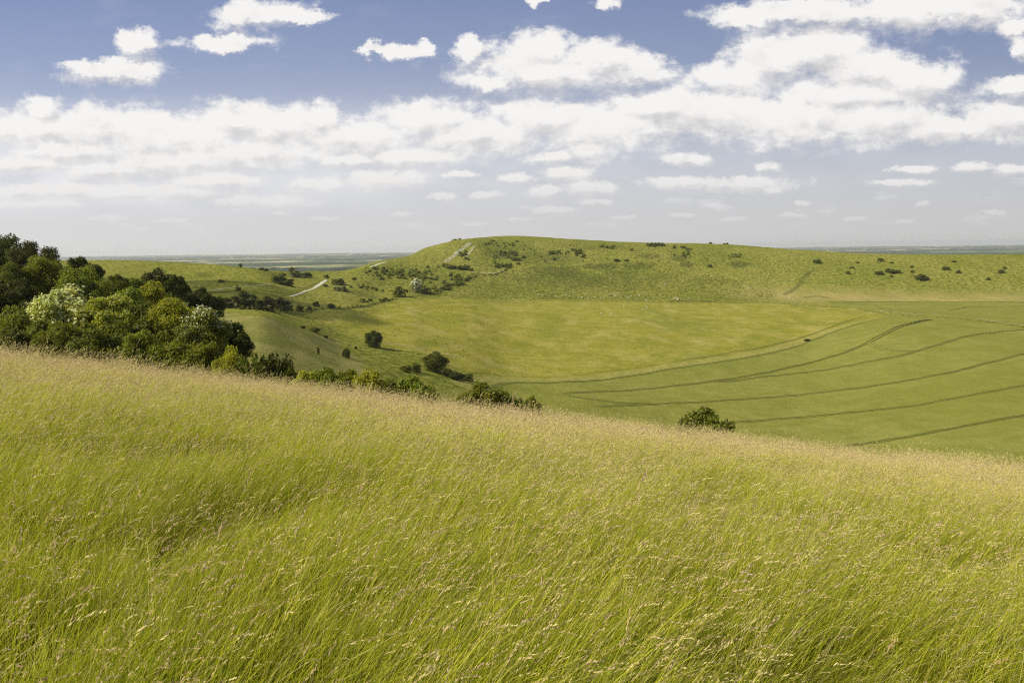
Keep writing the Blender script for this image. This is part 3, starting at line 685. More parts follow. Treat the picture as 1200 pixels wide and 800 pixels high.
belt(22, [(568,285),(590,286),(612,287)], (1.5, 3), ['deep','dark'], 'low bush scattered just under the summit of the hill', 'low bushes under the summit', 7)
belt(7, [(520,281),(530,279.6),(540,278)], (1.5, 2.5), ['dark'], 'low bush on the left shoulder skyline of the hill', 'bushes on the left shoulder', 3)
belt(12, [(645,297),(653,297)], (3, 5), ['dark','deep'], 'bush in the left of two dark clumps on the upper hill', 'left dark clump on the upper hill', 3, (1.2, 2.))
belt(16, [(663,295),(676,295),(684,299)], (3, 5), ['dark','deep'], 'bush in the right of two dark clumps on the upper hill', 'right dark clump on the upper hill', 3, (1.2, 2.))
belt(12, [(700,289),(712,290),(722,290)], (2, 3.5), ['dark','deep'], 'low bush under the skyline right of the upper clumps', 'low bushes right of the upper clumps', 3)
belt(20, [(761,288),(772,287.5),(784,288)], (3, 5), ['dark'], 'dark bush in the thicket on the skyline right of the hill top', 'thicket on the skyline', 2)
belt(18, [(790,292),(800,290),(808,295),(803,299)], (2, 4), ['dark','deep'], 'bush in the broken group right below the skyline thicket', 'broken group below the thicket', 3)
belt(5, [(829,284.5),(833,285)], (1.6, 2.6), ['dark'], 'bush in the left of two tiny clumps on the skyline', 'left skyline clump', 1.2)
belt(5, [(848,286),(852,286.3)], (1.6, 2.8), ['dark'], 'bush in the right of two tiny clumps on the skyline', 'right skyline clump', 1.2)
belt(10, [(855,300),(865,300)], (1.6, 3), ['dark','deep'], 'bush by the small quarry on the right shoulder', 'bushes by the small quarry', 4)
for r in [(958,303,308.5,10,'dark','small rounded bush on the shoulder where the hollow track starts'),
 (1032,301.5,306.5,8,'dark','bush highest on the right ridge, left of centre of the group'),
 (1031,316.5,322,10,'dark','left bush of the main group on the right ridge'),
 (1040,313,319,6,'dark','upright bush left in the long clump of the right ridge'),
 (1048,315,319.5,16,'dark','long low bush of the clump on the right ridge'),
 (1079,320,328,14,'dark','largest bush on the right ridge, in front of the others'),
 (1086,323,327.5,6,'deep','small bush at the right side of the largest one on the ridge'),
 (1069,316,319.5,5,'dark','small bush left above the largest one on the ridge'),
 (1068,311,313.5,5,'deep','tiny bush above the largest one on the ridge'),
 (1108,311,316,10,'dark','wide dark bush alone right of the main ridge group'),
 (1123,315.5,320,6,'dark','small bush right below the wide dark one on the ridge'),
 (1173,314.5,320,8,'dark','bush near the right edge on the ridge'),
 (1177,312,315,5,'dark','small bush just above the one near the right edge'),
 (1158,324,328,5,'deep','tiny bush lowest at the right of the ridge'),
 (994,317,321,5,'dark','little bush alone in the left part of the right ridge'),
 (998,312,314.5,7,'olive','flat olive bush left on the right ridge'),
 (1005,306,308.5,5,'dark','little dark bush high on the left part of the right ridge'),
 (1045,306.5,308.5,5,'dark','little dark bush right of the highest one on the ridge'),
 (1118,305,307,6,'olive','flat bush high above the wide dark one'),
 (1045,322,324.5,5,'dark','tiny bush right below the left bush of the main group'),
 (723,303,306.5,9,'dark','dark pointed bush above the long shaded bank on the hill'),
 (734,303,306,6,'dark','smaller pointed bush right of the one above the shaded bank'),
 (683,298,302,6,'dark','single dark bush right below the right dark clump'),
 (740,290,294,4,'dark','thin dark bush under the skyline left of the thicket'),
 (832,309,313,6,'dark','dark bush left of the shaded hollow by the small quarry'),
 (650,301,305,4,'dark','thin bush below the left dark clump'),
]: far_bush(*r[:5], r[5], group='separate bushes on the far slopes')
BELT.sort(key=lambda b: -b[0] * b[3])
for (s_, x, y, w_, lf, lb, gp_) in BELT[:195]: far_bush(x, y - s_, y, w_, lf, lb, proto='dot', group=gp_, parts=False)
# tussocks: countless low clumps over the hill foot and slope
TX = []; TS = []
def strew(n, pgpx, smin, smax, dens_seed, thr=.45):
    pg = np.array(pgpx, float); x0, y0 = pg.min(0); x1, y1 = pg.max(0)
    xr = RNG.uniform(x0, x1, n); yr = RNG.uniform(y0, y1, n); m = inside(pg, xr, yr)
    for x, y in zip(xr[m], yr[m]):
        p = ground(x, y)
        if vnoise(np.array(p[0] / 14 + 99), np.array(p[1] / 26 + 99), dens_seed) * .7 + .3 * RNG.random() < thr: continue
        TX.append(p); TS.append(RNG.uniform(smin, smax))
strew(6500, [(560,318),(700,308),(840,322),(920,342),(900,352),(760,352),(560,350),(500,346)], .4, 1.0, 61, .38)
strew(2600, [(560,285),(620,281),(760,290),(860,296),(820,318),(640,316),(560,312)], .4, 1.1, 62, .48)
strew(1000, [(410,330),(430,312),(510,310),(560,322),(520,338),(440,346)], .5, 1.4, 63, .42)
strew(260, [(850,300),(960,306),(1190,304),(1190,330),(960,340),(860,320)], .4, .9, 64, .55)
strew(260, [(130,310),(300,318),(340,345),(240,345),(150,325)], .3, .9, 65, .5)
strew(500, [(340,372),(480,352),(560,356),(560,420),(480,410),(400,390)], .3, .7, 66, .5)
ico = []
def clump(p, s):
    n = 9; D = RNG.normal(size=(n, 3)); D[:, 2] = np.abs(D[:, 2]) * .6; D /= np.linalg.norm(D, axis=1)[:, None]
    return leaf_quads(p + D * s * np.array([.9, .9, .6]), D, s * .8)
TV = np.vstack([clump(p, s) for p, s in zip(TX, TS)])
SV = []
for (s_, x, y, w_, lf, lb, gp_) in BELT[195:]:          # the smallest growth of the scrub belts, too many to count
    p = ground(x, y); hh = s_ * p[1] / F; ww = w_ * p[1] / F
    n_ = 46; D = RNG.normal(size=(n_, 3)); D[:, 2] = np.abs(D[:, 2]) * .9; D /= np.linalg.norm(D, axis=1)[:, None]
    SV.append(leaf_quads(p + D * np.array([ww * .5, ww * .5, hh]) * RNG.uniform(.6, 1., (n_, 1)), D, hh * .42))
SV = np.vstack(SV); sc_ = link('scrub', mesh_np('scrub', SV, np.arange(len(SV)), 4, [LM['deep']])); tag(sc_, 'low scrub along the ditch, the fence and the face of the hill', 'scrub', kind='stuff')
ts = link('tussocks', mesh_np('tussocks', TV, np.arange(len(TV)), 4, [LM['green']])); tag(ts, 'coarse tussocks and low scrub mottling the far hillside', 'tussocks', kind='stuff')

# ------------------------------------------------------------------ sheep
def sheep_mesh():
    bm_me = bpy.data.meshes.new('sheep_cage')
    v = [(0,0,.62),(.28,0,.64),(-.30,0,.64),(.48,0,.66),(.66,0,.50),(.78,0,.36),
         (.30,.13,.36),(.30,.13,.03),(.30,-.13,.36),(.32,-.13,.03),(-.34,.13,.38),(-.30,.13,.03),(-.34,-.13,.38),(-.36,-.13,.03),(-.46,0,.60)]
    e = [(0,1),(0,2),(1,3),(3,4),(4,5),(1,6),(6,7),(1,8),(8,9),(2,10),(10,11),(2,12),(12,13),(2,14)]
    r = [.26,.24,.25,.16,.10,.06,.07,.035,.07,.035,.09,.035,.09,.035,.10]
    bm_me.from_pydata(v, e, []); o = bpy.data.objects.new('cage', bm_me); COL.objects.link(o)
    md = o.modifiers.new('s', 'SKIN'); o.modifiers.new('d', 'SUBSURF').levels = 1
    for k, sv in enumerate(bm_me.skin_vertices[0].data): sv.radius = (r[k], r[k]); sv.use_root = (k == 0)
    dg = bpy.context.evaluated_depsgraph_get(); m2 = bpy.data.meshes.new_from_object(o.evaluated_get(dg)); bpy.data.objects.remove(o)
    m2.name = 'sheep'; return m2
M_wool, nt = mat('sheep_wool'); g = G(nt); tc = g.n('ShaderNodeTexCoord').outputs['Object']; sx = g.n('ShaderNodeSeparateXYZ', {0: tc})
fz = g.math('MULTIPLY', g.mr(sx.outputs[0], .5, .62), 1.)
g.n('ShaderNodeOutputMaterial', {0: g.n('ShaderNodeBsdfPrincipled', {'Base Color': g.mix(g.noise(tc, 9, 3), c4(.62, .58, .48), c4(.82, .80, .72)), 'Roughness': .95})})
shm = sheep_mesh(); shm.materials.clear(); shm.materials.append(M_wool)
for p_ in shm.polygons: p_.use_smooth = True
spots = [(631,345.5),(636,346),(661,344),(667,347.5),(663,346.5),(678,348.5),(682,349),(688,350),(693,349),(699,340.5),(697,348.5),(704,349.5),(716,327.5),(715,345),(720,345),(724,344),(721,347),(737,350),(740,347),(757,352.5),(758,361),(753,363.5),(731,359),(705,367.5),(716,368),(779,333.5),(781,334),(790,350),(792,349.5),(795,350.5),(794,351.5),(807,349.5),(808,333.5),(877,338.6),(924,349),(925,350.5),(929,351.5),(874,339),(749,347),(735,348.5),(711,342),(686,345),(672,343),(651,348)]
for i, (x, y) in enumerate(spots):
    p = ground(x, y); o = link('sheep', shm); o.location = (p[0], p[1], p[2] - .02); o.rotation_euler = (0, 0, random.uniform(0, 6.28)); s = random.uniform(1., 1.35); o.scale = (s, s, s)
    tag(o, 'tiny white sheep grazing among tussocks at the foot of the hill', 'sheep', 'sheep grazing at the foot of the hill')

# ------------------------------------------------------------------ near meadow grass
M_blade, nt = mat('grass_blade'); g = G(nt)
tint = g.at('tint'); hgt = g.at('hgt'); pos = g.n('ShaderNodeNewGeometry').outputs['Position']; rnd = g.n('ShaderNodeObjectInfo').outputs['Random']
pn = g.noise(g.vm('MULTIPLY', pos, (1, 1, 0)).outputs[0], .16, 3, .6); pn2 = g.noise(g.vm('MULTIPLY', pos, (1, 1, 0)).outputs[0], .9, 3, .6)
c = g.mix(tint, c4(.092, .145, .006), c4(.62, .59, .040))
c = g.mix(g.math('MULTIPLY', g.mr(pn, .45, .65), .30), c, c4(.48, .47, .045))
c = g.mix(g.math('MULTIPLY', g.mr(pn2, .5, .7), .4), c, c4(.16, .23, .010))
c = g.mix(g.math('MULTIPLY', g.mr(g.math('FRACT', g.math('MULTIPLY', tint, 7.31)), .80, .84), .8), c, c4(.62, .50, .20))
c = g.mix(g.mr(hgt, 0, .3, .6, 0.), c, c4(.12, .12, .03))  # blade feet darker: dead thatch, with shade low in the sward painted in
d = g.n('ShaderNodeBsdfPrincipled', {'Base Color': c, 'Roughness': .5, 'Specular IOR Level': .08}); t = g.n('ShaderNodeBsdfTranslucent', {'Color': g.mix(.4, c, c4(.60, .68, .02))})
g.n('ShaderNodeOutputMaterial', {0: g.n('ShaderNodeMixShader', {0: .38, 1: d.outputs[0], 2: t.outputs[0]})})
M_seed, nt = mat('grass_seed_head'); g = G(nt)
tint = g.at('tint')
c = g.mix(tint, c4(.48, .36, .13), c4(.80, .67, .29)); c = g.mix(g.mr(g.math('FRACT', g.math('MULTIPLY', tint, 5.7)), .55, .95), c, c4(.58, .40, .28))
d = g.n('ShaderNodeBsdfDiffuse', {'Color': c}); t = g.n('ShaderNodeBsdfTranslucent', {'Color': c})
g.n('ShaderNodeOutputMaterial', {0: g.n('ShaderNodeMixShader', {0: .35, 1: d.outputs[0], 2: t.outputs[0]})})

def ribbons(base, hh, az, lean, bend, width, segs, tint, taper=True):
    """n curved ribbons; returns verts, faces, tint, hgt"""
    n = len(base); Vs = []; cur = base.copy(); ca = np.stack([np.cos(az), np.sin(az)], -1)
    sd_a = RNG.uniform(0, math.pi, n); side = np.stack([np.cos(sd_a), np.sin(sd_a), np.zeros(n)], -1)
    L = hh / segs
    for k in range(segs + 1):
        f = k / segs; wv = width * (1 - (f ** 1.6 if taper else f * .5)) * .5; wv = np.maximum(wv, .0004)
        Vs.append(cur - side * wv[:, None]); Vs.append(cur + side * wv[:, None])
        an = lean + bend * f * f; an = np.minimum(an, 2.2)
        cur = cur + np.stack([ca[:, 0] * np.sin(an) * L, ca[:, 1] * np.sin(an) * L, np.cos(an) * L], -1)
    V = np.stack(Vs, 1)                                # n, 2(segs+1), 3
    m = 2 * (segs + 1); b = (np.arange(n) * m)[:, None]
    Fc = np.concatenate([np.stack([b[:, 0] + 2 * k, b[:, 0] + 2 * k + 1, b[:, 0] + 2 * k + 3, b[:, 0] + 2 * k + 2], -1)[:, None] for k in range(segs)], 1)
    return V.reshape(-1, 3), Fc.reshape(-1, 4), np.repeat(tint, m), np.tile(np.repeat(np.linspace(0, 1, segs + 1), 2), n), cur, an
def tuft(name, R, nb, ns, wmul=1.0, segs=4, hs=1.0, sp=7):
    def disc(n): r = R * np.sqrt(RNG.random(n)); a = RNG.uniform(0, 2 * math.pi, n); return np.stack([r * np.cos(a), r * np.sin(a), np.full(n, -.03)], -1)
    wind = 0.0
    nbz = nb; az = wind + RNG.normal(0, .95, nbz); h = RNG.uniform(.22, .62, nbz) * hs
    V1, F1, T1, H1, _, _ = ribbons(disc(nbz), h, az, np.abs(RNG.normal(.30, .2, nbz)), RNG.uniform(.2, 1.3, nbz), RNG.uniform(.003, .0065, nbz) * wmul, segs, RNG.random(nbz))
    az = wind + RNG.normal(0, .6, ns); h = RNG.uniform(.42, .86, ns) * hs; tt = RNG.random(ns)
    V2, F2, T2, H2, tip, an = ribbons(disc(ns), h, az, np.abs(RNG.normal(.28, .13, ns)), RNG.uniform(.15, .75, ns), np.full(ns, .0028) * wmul, segs, RNG.choice([.673, .81, .946, .60, .86, .98], ns), taper=False)
    # seed heads: a plume of little spikelets that follows on from the stalk
    V3 = []; T3 = []
    hl = RNG.uniform(.07, .16, ns); drt = np.stack([np.cos(az) * np.sin(an), np.sin(az) * np.sin(an), np.cos(an)], -1)
    for k in range(sp):
        f = (k + .2) / sp; cen = tip + drt * (hl * f)[:, None]; cen[:, 2] -= (hl * f * f * .35)
        out_ = RNG.normal(size=(ns, 3)); out_ -= (out_ * drt).sum(1)[:, None] * drt; out_ /= np.linalg.norm(out_, axis=1)[:, None]
        ln = (.026 * (1 - .45 * f) * RNG.uniform(.7, 1.3, ns) * (7 / sp) ** .7)[:, None]; dd = drt * .95 + out_ * .3
        sd = np.cross(dd, RNG.normal(size=(ns, 3))); sd /= np.linalg.norm(sd, axis=1)[:, None]; ww = .0021 * wmul
        V3.append(np.stack([cen, cen + dd * ln * .5 + sd * ww, cen + dd * ln, cen + dd * ln * .5 - sd * ww], 1)); T3.append(np.repeat(tt, 4))
    V3 = np.concatenate(V3).reshape(-1, 3); T3 = np.concatenate(T3); n1 = len(V1); n2 = len(V2)
    F3 = np.arange(len(V3)).reshape(-1, 4)
    V = np.vstack([V1, V2, V3]); Fc = np.vstack([F1, F2 + n1, F3 + n1 + n2])
    mi = np.concatenate([np.zeros(len(F1)), np.zeros(len(F2)), np.ones(len(F3))])
    me = mesh_np(name, V, Fc, 4, [M_blade, M_seed], mi)
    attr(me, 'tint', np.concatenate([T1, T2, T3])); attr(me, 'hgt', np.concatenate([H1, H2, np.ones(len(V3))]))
    return me
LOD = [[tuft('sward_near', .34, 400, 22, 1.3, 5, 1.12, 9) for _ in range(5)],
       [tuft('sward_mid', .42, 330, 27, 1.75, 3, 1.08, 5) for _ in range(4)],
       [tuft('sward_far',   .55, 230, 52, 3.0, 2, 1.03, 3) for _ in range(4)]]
def sward_points():
    res = [[], [], []]
    def cells(y0, y1, wf, step, lod):
        yy = np.arange(y0, y1, step)
        for y in yy:
            hw = wf(y); xx = np.arange(-hw, hw, step); x = xx + RNG.uniform(-.5, .5, len(xx)) * step; y_ = y + RNG.uniform(-.5, .5, len(xx)) * step
            res[lod].append(np.stack([x, y_], -1))
    cells(-4.5, 13, lambda y: max(5, y * .78 + 4), .33, 0)
    cells(13, 27, lambda y: y * .74 + 4, .38, 1)
    cells(27, 66, lambda y: y * .76 + 4, .50, 2)
    return [np.vstack(r) for r in res]
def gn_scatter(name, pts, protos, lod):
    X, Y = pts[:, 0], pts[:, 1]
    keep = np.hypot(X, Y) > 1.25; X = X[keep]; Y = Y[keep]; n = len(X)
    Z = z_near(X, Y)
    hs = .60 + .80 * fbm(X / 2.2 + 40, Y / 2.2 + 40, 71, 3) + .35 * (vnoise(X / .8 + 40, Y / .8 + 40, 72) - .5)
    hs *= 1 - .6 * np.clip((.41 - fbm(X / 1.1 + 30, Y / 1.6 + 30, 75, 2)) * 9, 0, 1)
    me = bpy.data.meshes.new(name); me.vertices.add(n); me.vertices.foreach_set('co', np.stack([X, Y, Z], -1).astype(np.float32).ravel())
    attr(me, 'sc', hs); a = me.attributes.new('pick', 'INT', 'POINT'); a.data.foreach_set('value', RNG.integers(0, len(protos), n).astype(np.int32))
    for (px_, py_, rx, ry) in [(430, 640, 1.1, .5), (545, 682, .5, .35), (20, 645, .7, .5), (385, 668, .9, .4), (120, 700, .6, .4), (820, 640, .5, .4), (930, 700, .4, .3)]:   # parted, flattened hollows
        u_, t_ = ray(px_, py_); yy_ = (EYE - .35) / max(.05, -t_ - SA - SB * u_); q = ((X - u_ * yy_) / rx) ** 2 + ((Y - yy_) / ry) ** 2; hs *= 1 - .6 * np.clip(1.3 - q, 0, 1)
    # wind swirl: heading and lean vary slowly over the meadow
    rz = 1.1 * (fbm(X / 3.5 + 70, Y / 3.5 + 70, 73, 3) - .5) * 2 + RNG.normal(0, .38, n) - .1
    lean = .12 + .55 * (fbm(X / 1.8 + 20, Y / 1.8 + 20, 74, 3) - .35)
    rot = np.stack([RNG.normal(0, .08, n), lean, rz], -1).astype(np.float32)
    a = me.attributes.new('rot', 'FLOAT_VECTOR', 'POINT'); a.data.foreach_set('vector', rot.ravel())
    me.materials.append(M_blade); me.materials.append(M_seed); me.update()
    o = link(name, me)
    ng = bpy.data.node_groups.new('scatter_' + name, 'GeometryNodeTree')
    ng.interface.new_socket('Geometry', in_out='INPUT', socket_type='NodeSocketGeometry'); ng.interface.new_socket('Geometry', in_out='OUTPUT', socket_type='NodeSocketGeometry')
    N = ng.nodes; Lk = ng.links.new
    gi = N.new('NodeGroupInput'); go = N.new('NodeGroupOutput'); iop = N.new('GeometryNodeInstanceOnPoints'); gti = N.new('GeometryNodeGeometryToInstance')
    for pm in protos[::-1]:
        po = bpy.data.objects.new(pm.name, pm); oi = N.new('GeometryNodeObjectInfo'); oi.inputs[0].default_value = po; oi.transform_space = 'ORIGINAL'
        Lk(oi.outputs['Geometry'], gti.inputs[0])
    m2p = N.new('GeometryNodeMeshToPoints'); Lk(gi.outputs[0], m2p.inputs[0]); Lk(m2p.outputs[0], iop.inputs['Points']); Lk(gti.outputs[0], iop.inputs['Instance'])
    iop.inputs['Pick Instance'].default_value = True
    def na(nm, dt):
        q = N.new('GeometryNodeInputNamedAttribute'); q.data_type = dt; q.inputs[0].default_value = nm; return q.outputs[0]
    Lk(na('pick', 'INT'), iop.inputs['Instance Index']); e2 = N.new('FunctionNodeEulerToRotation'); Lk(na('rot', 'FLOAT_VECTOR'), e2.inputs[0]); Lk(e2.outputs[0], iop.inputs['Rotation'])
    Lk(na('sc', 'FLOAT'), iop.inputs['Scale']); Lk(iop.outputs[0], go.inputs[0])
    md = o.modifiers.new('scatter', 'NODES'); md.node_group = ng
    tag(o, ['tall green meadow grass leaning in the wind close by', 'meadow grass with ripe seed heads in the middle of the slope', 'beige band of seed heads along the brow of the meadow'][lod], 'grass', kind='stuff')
    return o
if not os.environ.get('NOGRASS'):
    sp_ = sward_points()
    for l, nm in enumerate(['grass', 'grass', 'grass']): gn_scatter(nm, sp_[l], LOD[l], l)

# ------------------------------------------------------------------ air
M_haze = bpy.data.materials.new('haze_air'); M_haze.use_nodes = True; nt = M_haze.node_tree
for n in list(nt.nodes): nt.nodes.remove(n)
g = G(nt); pv = g.n('ShaderNodeVolumePrincipled', {'Color': c4(.93, .93, .94), 'Density': 4.2e-5, 'Anisotropy': .3}); o_ = g.n('ShaderNodeOutputMaterial'); nt.links.new(pv.outputs[0], o_.inputs['Volume'])
x0, x1, y0, y1, z0, z1 = -43000, 43000, -3500, 28000, -134, 34
Vb = [(x, y, z) for z in (z0, z1) for y in (y0, y1) for x in (x0, x1)]
Fb = [(0, 2, 3, 1), (4, 5, 7, 6), (0, 1, 5, 4), (2, 6, 7, 3), (0, 4, 6, 2), (1, 3, 7, 5)]
if not os.environ.get('NOHAZE'): hz = link('haze', mesh_np('haze', Vb, Fb, 4, [M_haze])); tag(hz, 'pale summer haze lying over the far plain', 'haze', kind='stuff')

AZ = math.radians(-107); EL = math.radians(40)
sd = Vector((math.sin(AZ) * math.cos(EL), math.cos(AZ) * math.cos(EL), math.sin(EL)))
def add_shade_cloud(tx, ty, tz, alt, rx, ry, rz_, label):  # clouds added out of view only to shade the valley and ridge
    """a small unseen cloud, added so that its shade falls on the land round (tx, ty)"""
    k = (alt - tz) / sd.z; cx, cy_, cz = tx + sd.x * k, ty + sd.y * k, alt
    nu, nv = 64, 32; V = []
    for j in range(nv + 1):
        th = math.pi * j / nv
        for i in range(nu):
            ph = 2 * math.pi * i / nu; d = np.array([math.sin(th) * math.cos(ph), math.sin(th) * math.sin(ph), math.cos(th)])
            r = .62 + .75 * float(fbm(np.array(d[0] * 2.3 + d[2] * 1.7 + 20 + tx), np.array(d[1] * 2.3 - d[2] * 1.3 + 20), 91, 4))
            z = d[2] * (1 if d[2] > 0 else .35); V.append((cx + d[0] * r * rx, cy_ + d[1] * r * ry, cz + z * r * rz_))
    Fc = [(j * nu + i, j * nu + (i + 1) % nu, (j + 1) * nu + (i + 1) % nu, (j + 1) * nu + i) for j in range(nv) for i in range(nu)]
    o = link('cloud', mesh_np('cloud', V, Fc, 4, [M_shade_cloud], smooth=True)); tag(o, label, 'cloud', kind='structure')
M_shade_cloud, nt = mat('shade_cloud_vapour'); g = G(nt)
cpos = g.n('ShaderNodeNewGeometry').outputs['Position']
g.n('ShaderNodeOutputMaterial', {0: g.n('ShaderNodeMixShader', {0: g.mr(g.noise(cpos, .016, 4, .6), .34, .62, .10, .48), 1: g.n('ShaderNodeBsdfTransparent').outputs[0], 2: g.n('ShaderNodeBsdfDiffuse', {'Color': c4(.9, .9, .9)}).outputs[0]})})
add_shade_cloud(-185, 485, -34, 620, 72, 70, 36, 'small unseen cloud added left of the view to shade the valley hedge')
add_shade_cloud(-270, 590, -22, 640, 90, 55, 35, 'thin unseen cloud added left of the view to shade the grassy ridge')
sl = bpy.data.lights.new('sun', 'SUN'); sl.energy = 5.0; sl.angle = math.radians(.55); sl.color = (1, .95, .86)
so = bpy.data.objects.new('sun', sl); COL.objects.link(so); so.rotation_euler = sd.to_track_quat('Z', 'Y').to_euler(); so.location = (-20, -5, 40)
W = bpy.data.worlds.new('World'); SC.world = W; W.use_nodes = True; nt = W.node_tree
for n in list(nt.nodes): nt.nodes.remove(n)
g = G(nt)
sky = g.n('ShaderNodeTexSky', sky_type='NISHITA', sun_disc=False, sun_elevation=EL, sun_rotation=AZ, altitude=200, air_density=1.0, dust_density=1.2, ozone_density=2.0)
dv = g.n('ShaderNodeTexCoord').outputs['Generated']; sx = g.n('ShaderNodeSeparateXYZ', {0: dv})
yy = g.math('MAXIMUM', g.math('ABSOLUTE', sx.outputs[1]), .04)
A = g.math('DIVIDE', sx.outputs[0], yy); E = g.math('DIVIDE', sx.outputs[2], yy)
E = g.math('MAXIMUM', E, 0.0)
AE = g.n('ShaderNodeCombineXYZ', {0: A, 1: E}).outputs[0]
NQ = g.vm('MULTIPLY', AE, (1.0, 1.45, 0)).outputs[0]
BL = [(130,84,66,17),(160,47,29,15),(95,78,36,9),(305,17,56,17),(262,49,60,10),(350,22,46,8),(462,60,44,9),(430,63,14,8),(497,56,14,9),
 (640,82,112,27),(640,58,62,24),(700,68,60,22),(748,84,52,20),(548,60,18,16),(575,95,40,12),
 (50,128,32,18),(30,152,80,24),(110,150,90,30),(200,160,110,34),(275,142,60,26),(330,150,70,30),(376,142,30,24),(420,160,80,28),(500,140,80,26),(560,158,90,28),(640,140,90,28),(700,150,100,30),(770,125,70,22),(830,130,110,34),(930,140,120,34),(1030,140,110,30),(1110,150,80,18),(1170,142,70,26),
 (862,88,56,22),(905,70,60,34),(960,56,90,34),(1010,80,80,30),(1070,95,68,28),(960,14,120,18),(1060,12,100,24),(1140,8,90,26),(1195,30,40,10),(1194,56,14,16),(1192,102,52,14),(870,20,50,14),(1000,110,120,26),
 (40,192,56,11),(130,200,60,13),(90,178,90,16),(200,190,110,20),(60,224,96,10),(170,226,120,10),(255,212,60,12),(300,180,90,22),(410,188,44,9),(368,216,36,9),(450,210,58,14),(480,185,70,12),
 (692,176,34,15),(665,203,34,10),(645,185,30,8),(802,187,34,9),(690,222,40,11),(640,225,30,8),(800,214,52,9),(868,216,76,10),(902,195,18,7),(1070,198,32,5),(1056,214,40,5),(1140,197,26,7),(1185,199,24,7),
 (520,230,20,6),(570,229,20,5),(605,209,26,6),(540,205,26,5),(712,4,24,8),(630,2,10,6),(1083,238,9,3.5),(940,238,10,3.5),(650,246,28,5),(700,237,22,5),(300,236,60,8),(40,240,60,6),(1165,248,14,3),(905,222,20,5),(330,250,14,3),(380,256,20,3),(470,250,16,3.5),(560,262,18,3),(610,257,16,3),(730,255,18,3),(800,252,20,3.5),(860,256,16,3),(930,252,18,3),(1000,256,14,3),(1060,260,16,2.5),(120,255,24,4),(200,258,26,4)]
grp = bpy.data.node_groups.new('cumulus_mass', 'ShaderNodeTree')
grp.interface.new_socket('P', in_out='INPUT', socket_type='NodeSocketVector'); grp.interface.new_socket('D', in_out='OUTPUT', socket_type='NodeSocketFloat')
gg = G(grp); gin = grp.nodes.new('NodeGroupInput'); gout = grp.nodes.new('NodeGroupOutput'); acc = None
for (cx, cy, rx, ry) in BL:
    a_, e_ = ray(cx, cy); sx_ = F / rx / 1.12; sy_ = F / ry / 1.12
    v = gg.vm('MULTIPLY_ADD', gin.outputs[0], (sx_, sy_, 0), (-a_ * sx_, -e_ * sy_, 0)).outputs[0]
    l = gg.vm('LENGTH', v).outputs['Value']
    acc = l if acc is None else gg.math('SMOOTH_MIN', acc, l, .25)
grp.links.new(gg.math('SUBTRACT', 1.0, acc), gout.inputs[0])
def mass(Pv):
    nd = nt.nodes.new('ShaderNodeGroup'); nd.node_tree = grp; g.put(nd.inputs[0], Pv); return nd.outputs[0]
lowf = g.mr(E, .09, .22, 0., 1.)                 # clouds low in the sky are far off: finer detail there
sh = g.math('MULTIPLY_ADD', lowf, .020, .010)
def twin(vec, s_hi, s_lo, det, ro, outp=0):
    a_ = g.n('ShaderNodeTexNoise', {'Vector': vec, 'Scale': s_hi, 'Detail': det, 'Roughness': ro}).outputs[outp]
    b_ = g.n('ShaderNodeTexNoise', {'Vector': vec, 'Scale': s_lo, 'Detail': det, 'Roughness': ro}).outputs[outp]
    return g.mix(lowf, b_, a_)
wv = g.vm('SUBTRACT', twin(g.vm('ADD', NQ, (3.1, 7.7, 0)).outputs[0], 26., 46., 5., .7, 1), (.5, .5, .5)).outputs[0]
wv = g.vm('MULTIPLY', wv, g.n('ShaderNodeCombineXYZ', {0: g.math('MULTIPLY', sh, 2.0), 1: g.math('MULTIPLY', sh, 1.3)}).outputs[0]).outputs[0]
Pw = g.vm('ADD', AE, wv).outputs[0]
fb = twin(NQ, 19., 38., 8., .64)
fbl = twin(g.vm('ADD', NQ, (-.010, .024, 0)).outputs[0], 19., 38., 5., .58)
M0 = mass(Pw)
M1 = mass(g.vm('ADD', Pw, g.n('ShaderNodeCombineXYZ', {0: g.math('MULTIPLY', sh, -.25), 1: g.math('MULTIPLY', sh, .55)}).outputs[0]).outputs[0])
under = g.mr(g.math('SUBTRACT', M1, M0), -.25, .40)
D0 = g.math('ADD', g.math('MINIMUM', g.math('MULTIPLY', M0, 1.45), 1.25), g.math('MULTIPLY', g.math('SUBTRACT', fb, .5), 2.5))
alpha = g.mr(g.math('DIVIDE', g.math('SUBTRACT', D0, g.math('MULTIPLY', under, -.22)), g.math('MULTIPLY_ADD', under, .50, .72)), .0, 1.0)
big = g.noise(g.vm('MULTIPLY', AE, (1, 2.2, 0)).outputs[0], 11., 3, .5)
wis = g.mr(g.noise(g.vm('MULTIPLY', AE, (1, 3.2, 0)).outputs[0], 9., 7, .62), .52, .78, 0, .55); wis = g.math('MULTIPLY', wis, g.mr(E, .06, .18, 1., .12)); wis = g.math('MULTIPLY', wis, g.mr(E, .015, .035))
veil = g.math('MULTIPLY', g.math('MULTIPLY', g.mr(E, .03, .09), g.mr(E, .12, .20, 1., 0.)), g.mr(A, -.55, .25, .62, .12)); veil = g.math('MULTIPLY', veil, g.mr(big, .3, .6, .35, 1.))
wis = g.math('MAXIMUM', wis, veil)
lit = g.math('ADD', g.math('MULTIPLY', g.math('SUBTRACT', fb, fbl), 2.0), g.math('MULTIPLY', g.math('SUBTRACT', big, .42), 1.5))
core = g.mr(D0, .1, 1.1)
lit = g.mr(g.math('SUBTRACT', g.math('ADD', g.math('MULTIPLY', lit, .8), .95), g.math('MULTIPLY', under, .72)), 0., 1.)
ccol = g.mix(lit, c4(5.7, 5.6, 5.65), c4(8.1, 7.95, 7.75))
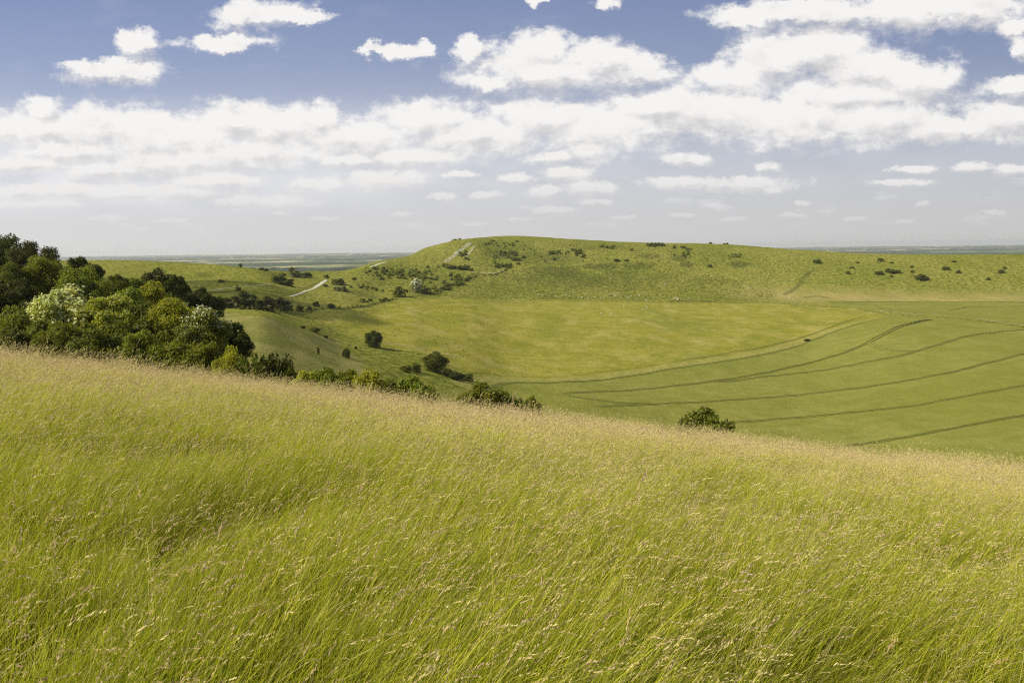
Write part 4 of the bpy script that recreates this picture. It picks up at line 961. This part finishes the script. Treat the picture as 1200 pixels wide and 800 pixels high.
# horizon haze pulls sky and cloud together
hzf = g.mr(E, .0, .24, 1., 0.)
skyc = g.mix(1.0, sky.outputs[0], c4(.92, .88, 1.02), 'MULTIPLY')
sg = g.n('ShaderNodeValToRGB', {0: g.math('DIVIDE', E, .45, clamp=True)}); cr = sg.color_ramp
cr.elements[0].position = 0; cr.elements[0].color = c4(.575, .57, .565); cr.elements[1].position = 1; cr.elements[1].color = c4(.125, .168, .315)
for p_, c_ in ((.10, (.545, .545, .56)), (.28, (.43, .455, .525)), (.50, (.255, .305, .445)), (.75, (.155, .205, .37))): e_ = cr.elements.new(p_); e_.color = c4(*c_)
lefty = g.mr(A, -.6, .6, 1.12, .90, False)
base = g.vm('SCALE', sg.outputs[0]); g.put(base.inputs['Scale'], g.math('MULTIPLY', lefty, 10.))
skym = g.mix(.9, skyc, base.outputs[0])
plain_sky = skym
c = g.mix(g.math('MULTIPLY', wis, 1.0), skym, c4(8.2, 8.1, 8.1))
ccol = g.mix(g.math('MULTIPLY', g.math('POWER', hzf, 2.2), .75), ccol, c4(6.3, 6.2, 6.15))
c = g.mix(g.math('MULTIPLY', alpha, g.mr(E, .01, .10, .25, .97)), c, ccol)
bk = g.n('ShaderNodeBackground', {0: c, 1: .1})
# rest of the sky, away from the clouds in the view ahead: the same sky with broad loose cloud
oc = g.mr(g.noise(dv, 3.0, 4, .6), .5, .62, 0, .8)
bk2 = g.n('ShaderNodeBackground', {0: g.mix(oc, plain_sky, c4(8.2, 8.1, 8.0)), 1: .1})
ahead = g.math('MULTIPLY', g.math('MULTIPLY', g.math('GREATER_THAN', sx.outputs[1], .05), g.math('LESS_THAN', g.math('ABSOLUTE', A), .80)), g.math('LESS_THAN', E, .40))
g.n('ShaderNodeOutputWorld', {0: g.n('ShaderNodeMixShader', {0: ahead, 1: bk2.outputs[0], 2: bk.outputs[0]})})
W.cycles.sampling_method = 'MANUAL'; W.cycles.sample_map_resolution = 512

SC.view_settings.view_transform = 'Standard'; SC.view_settings.look = 'None'; SC.view_settings.gamma = 1; SC.view_settings.exposure = 0.22
SC.view_settings.use_curve_mapping = False
cy = SC.cycles; cy.max_bounces = 5; cy.diffuse_bounces = 2; cy.glossy_bounces = 1; cy.transmission_bounces = 3; cy.transparent_max_bounces = 4; cy.volume_bounces = 1
cy.use_adaptive_sampling = True; cy.adaptive_threshold = .012; cy.use_denoising = False; cy.pixel_filter_type = 'BLACKMAN_HARRIS'; cy.filter_width = 1.2; cy.caustics_reflective = False; cy.caustics_refractive = False
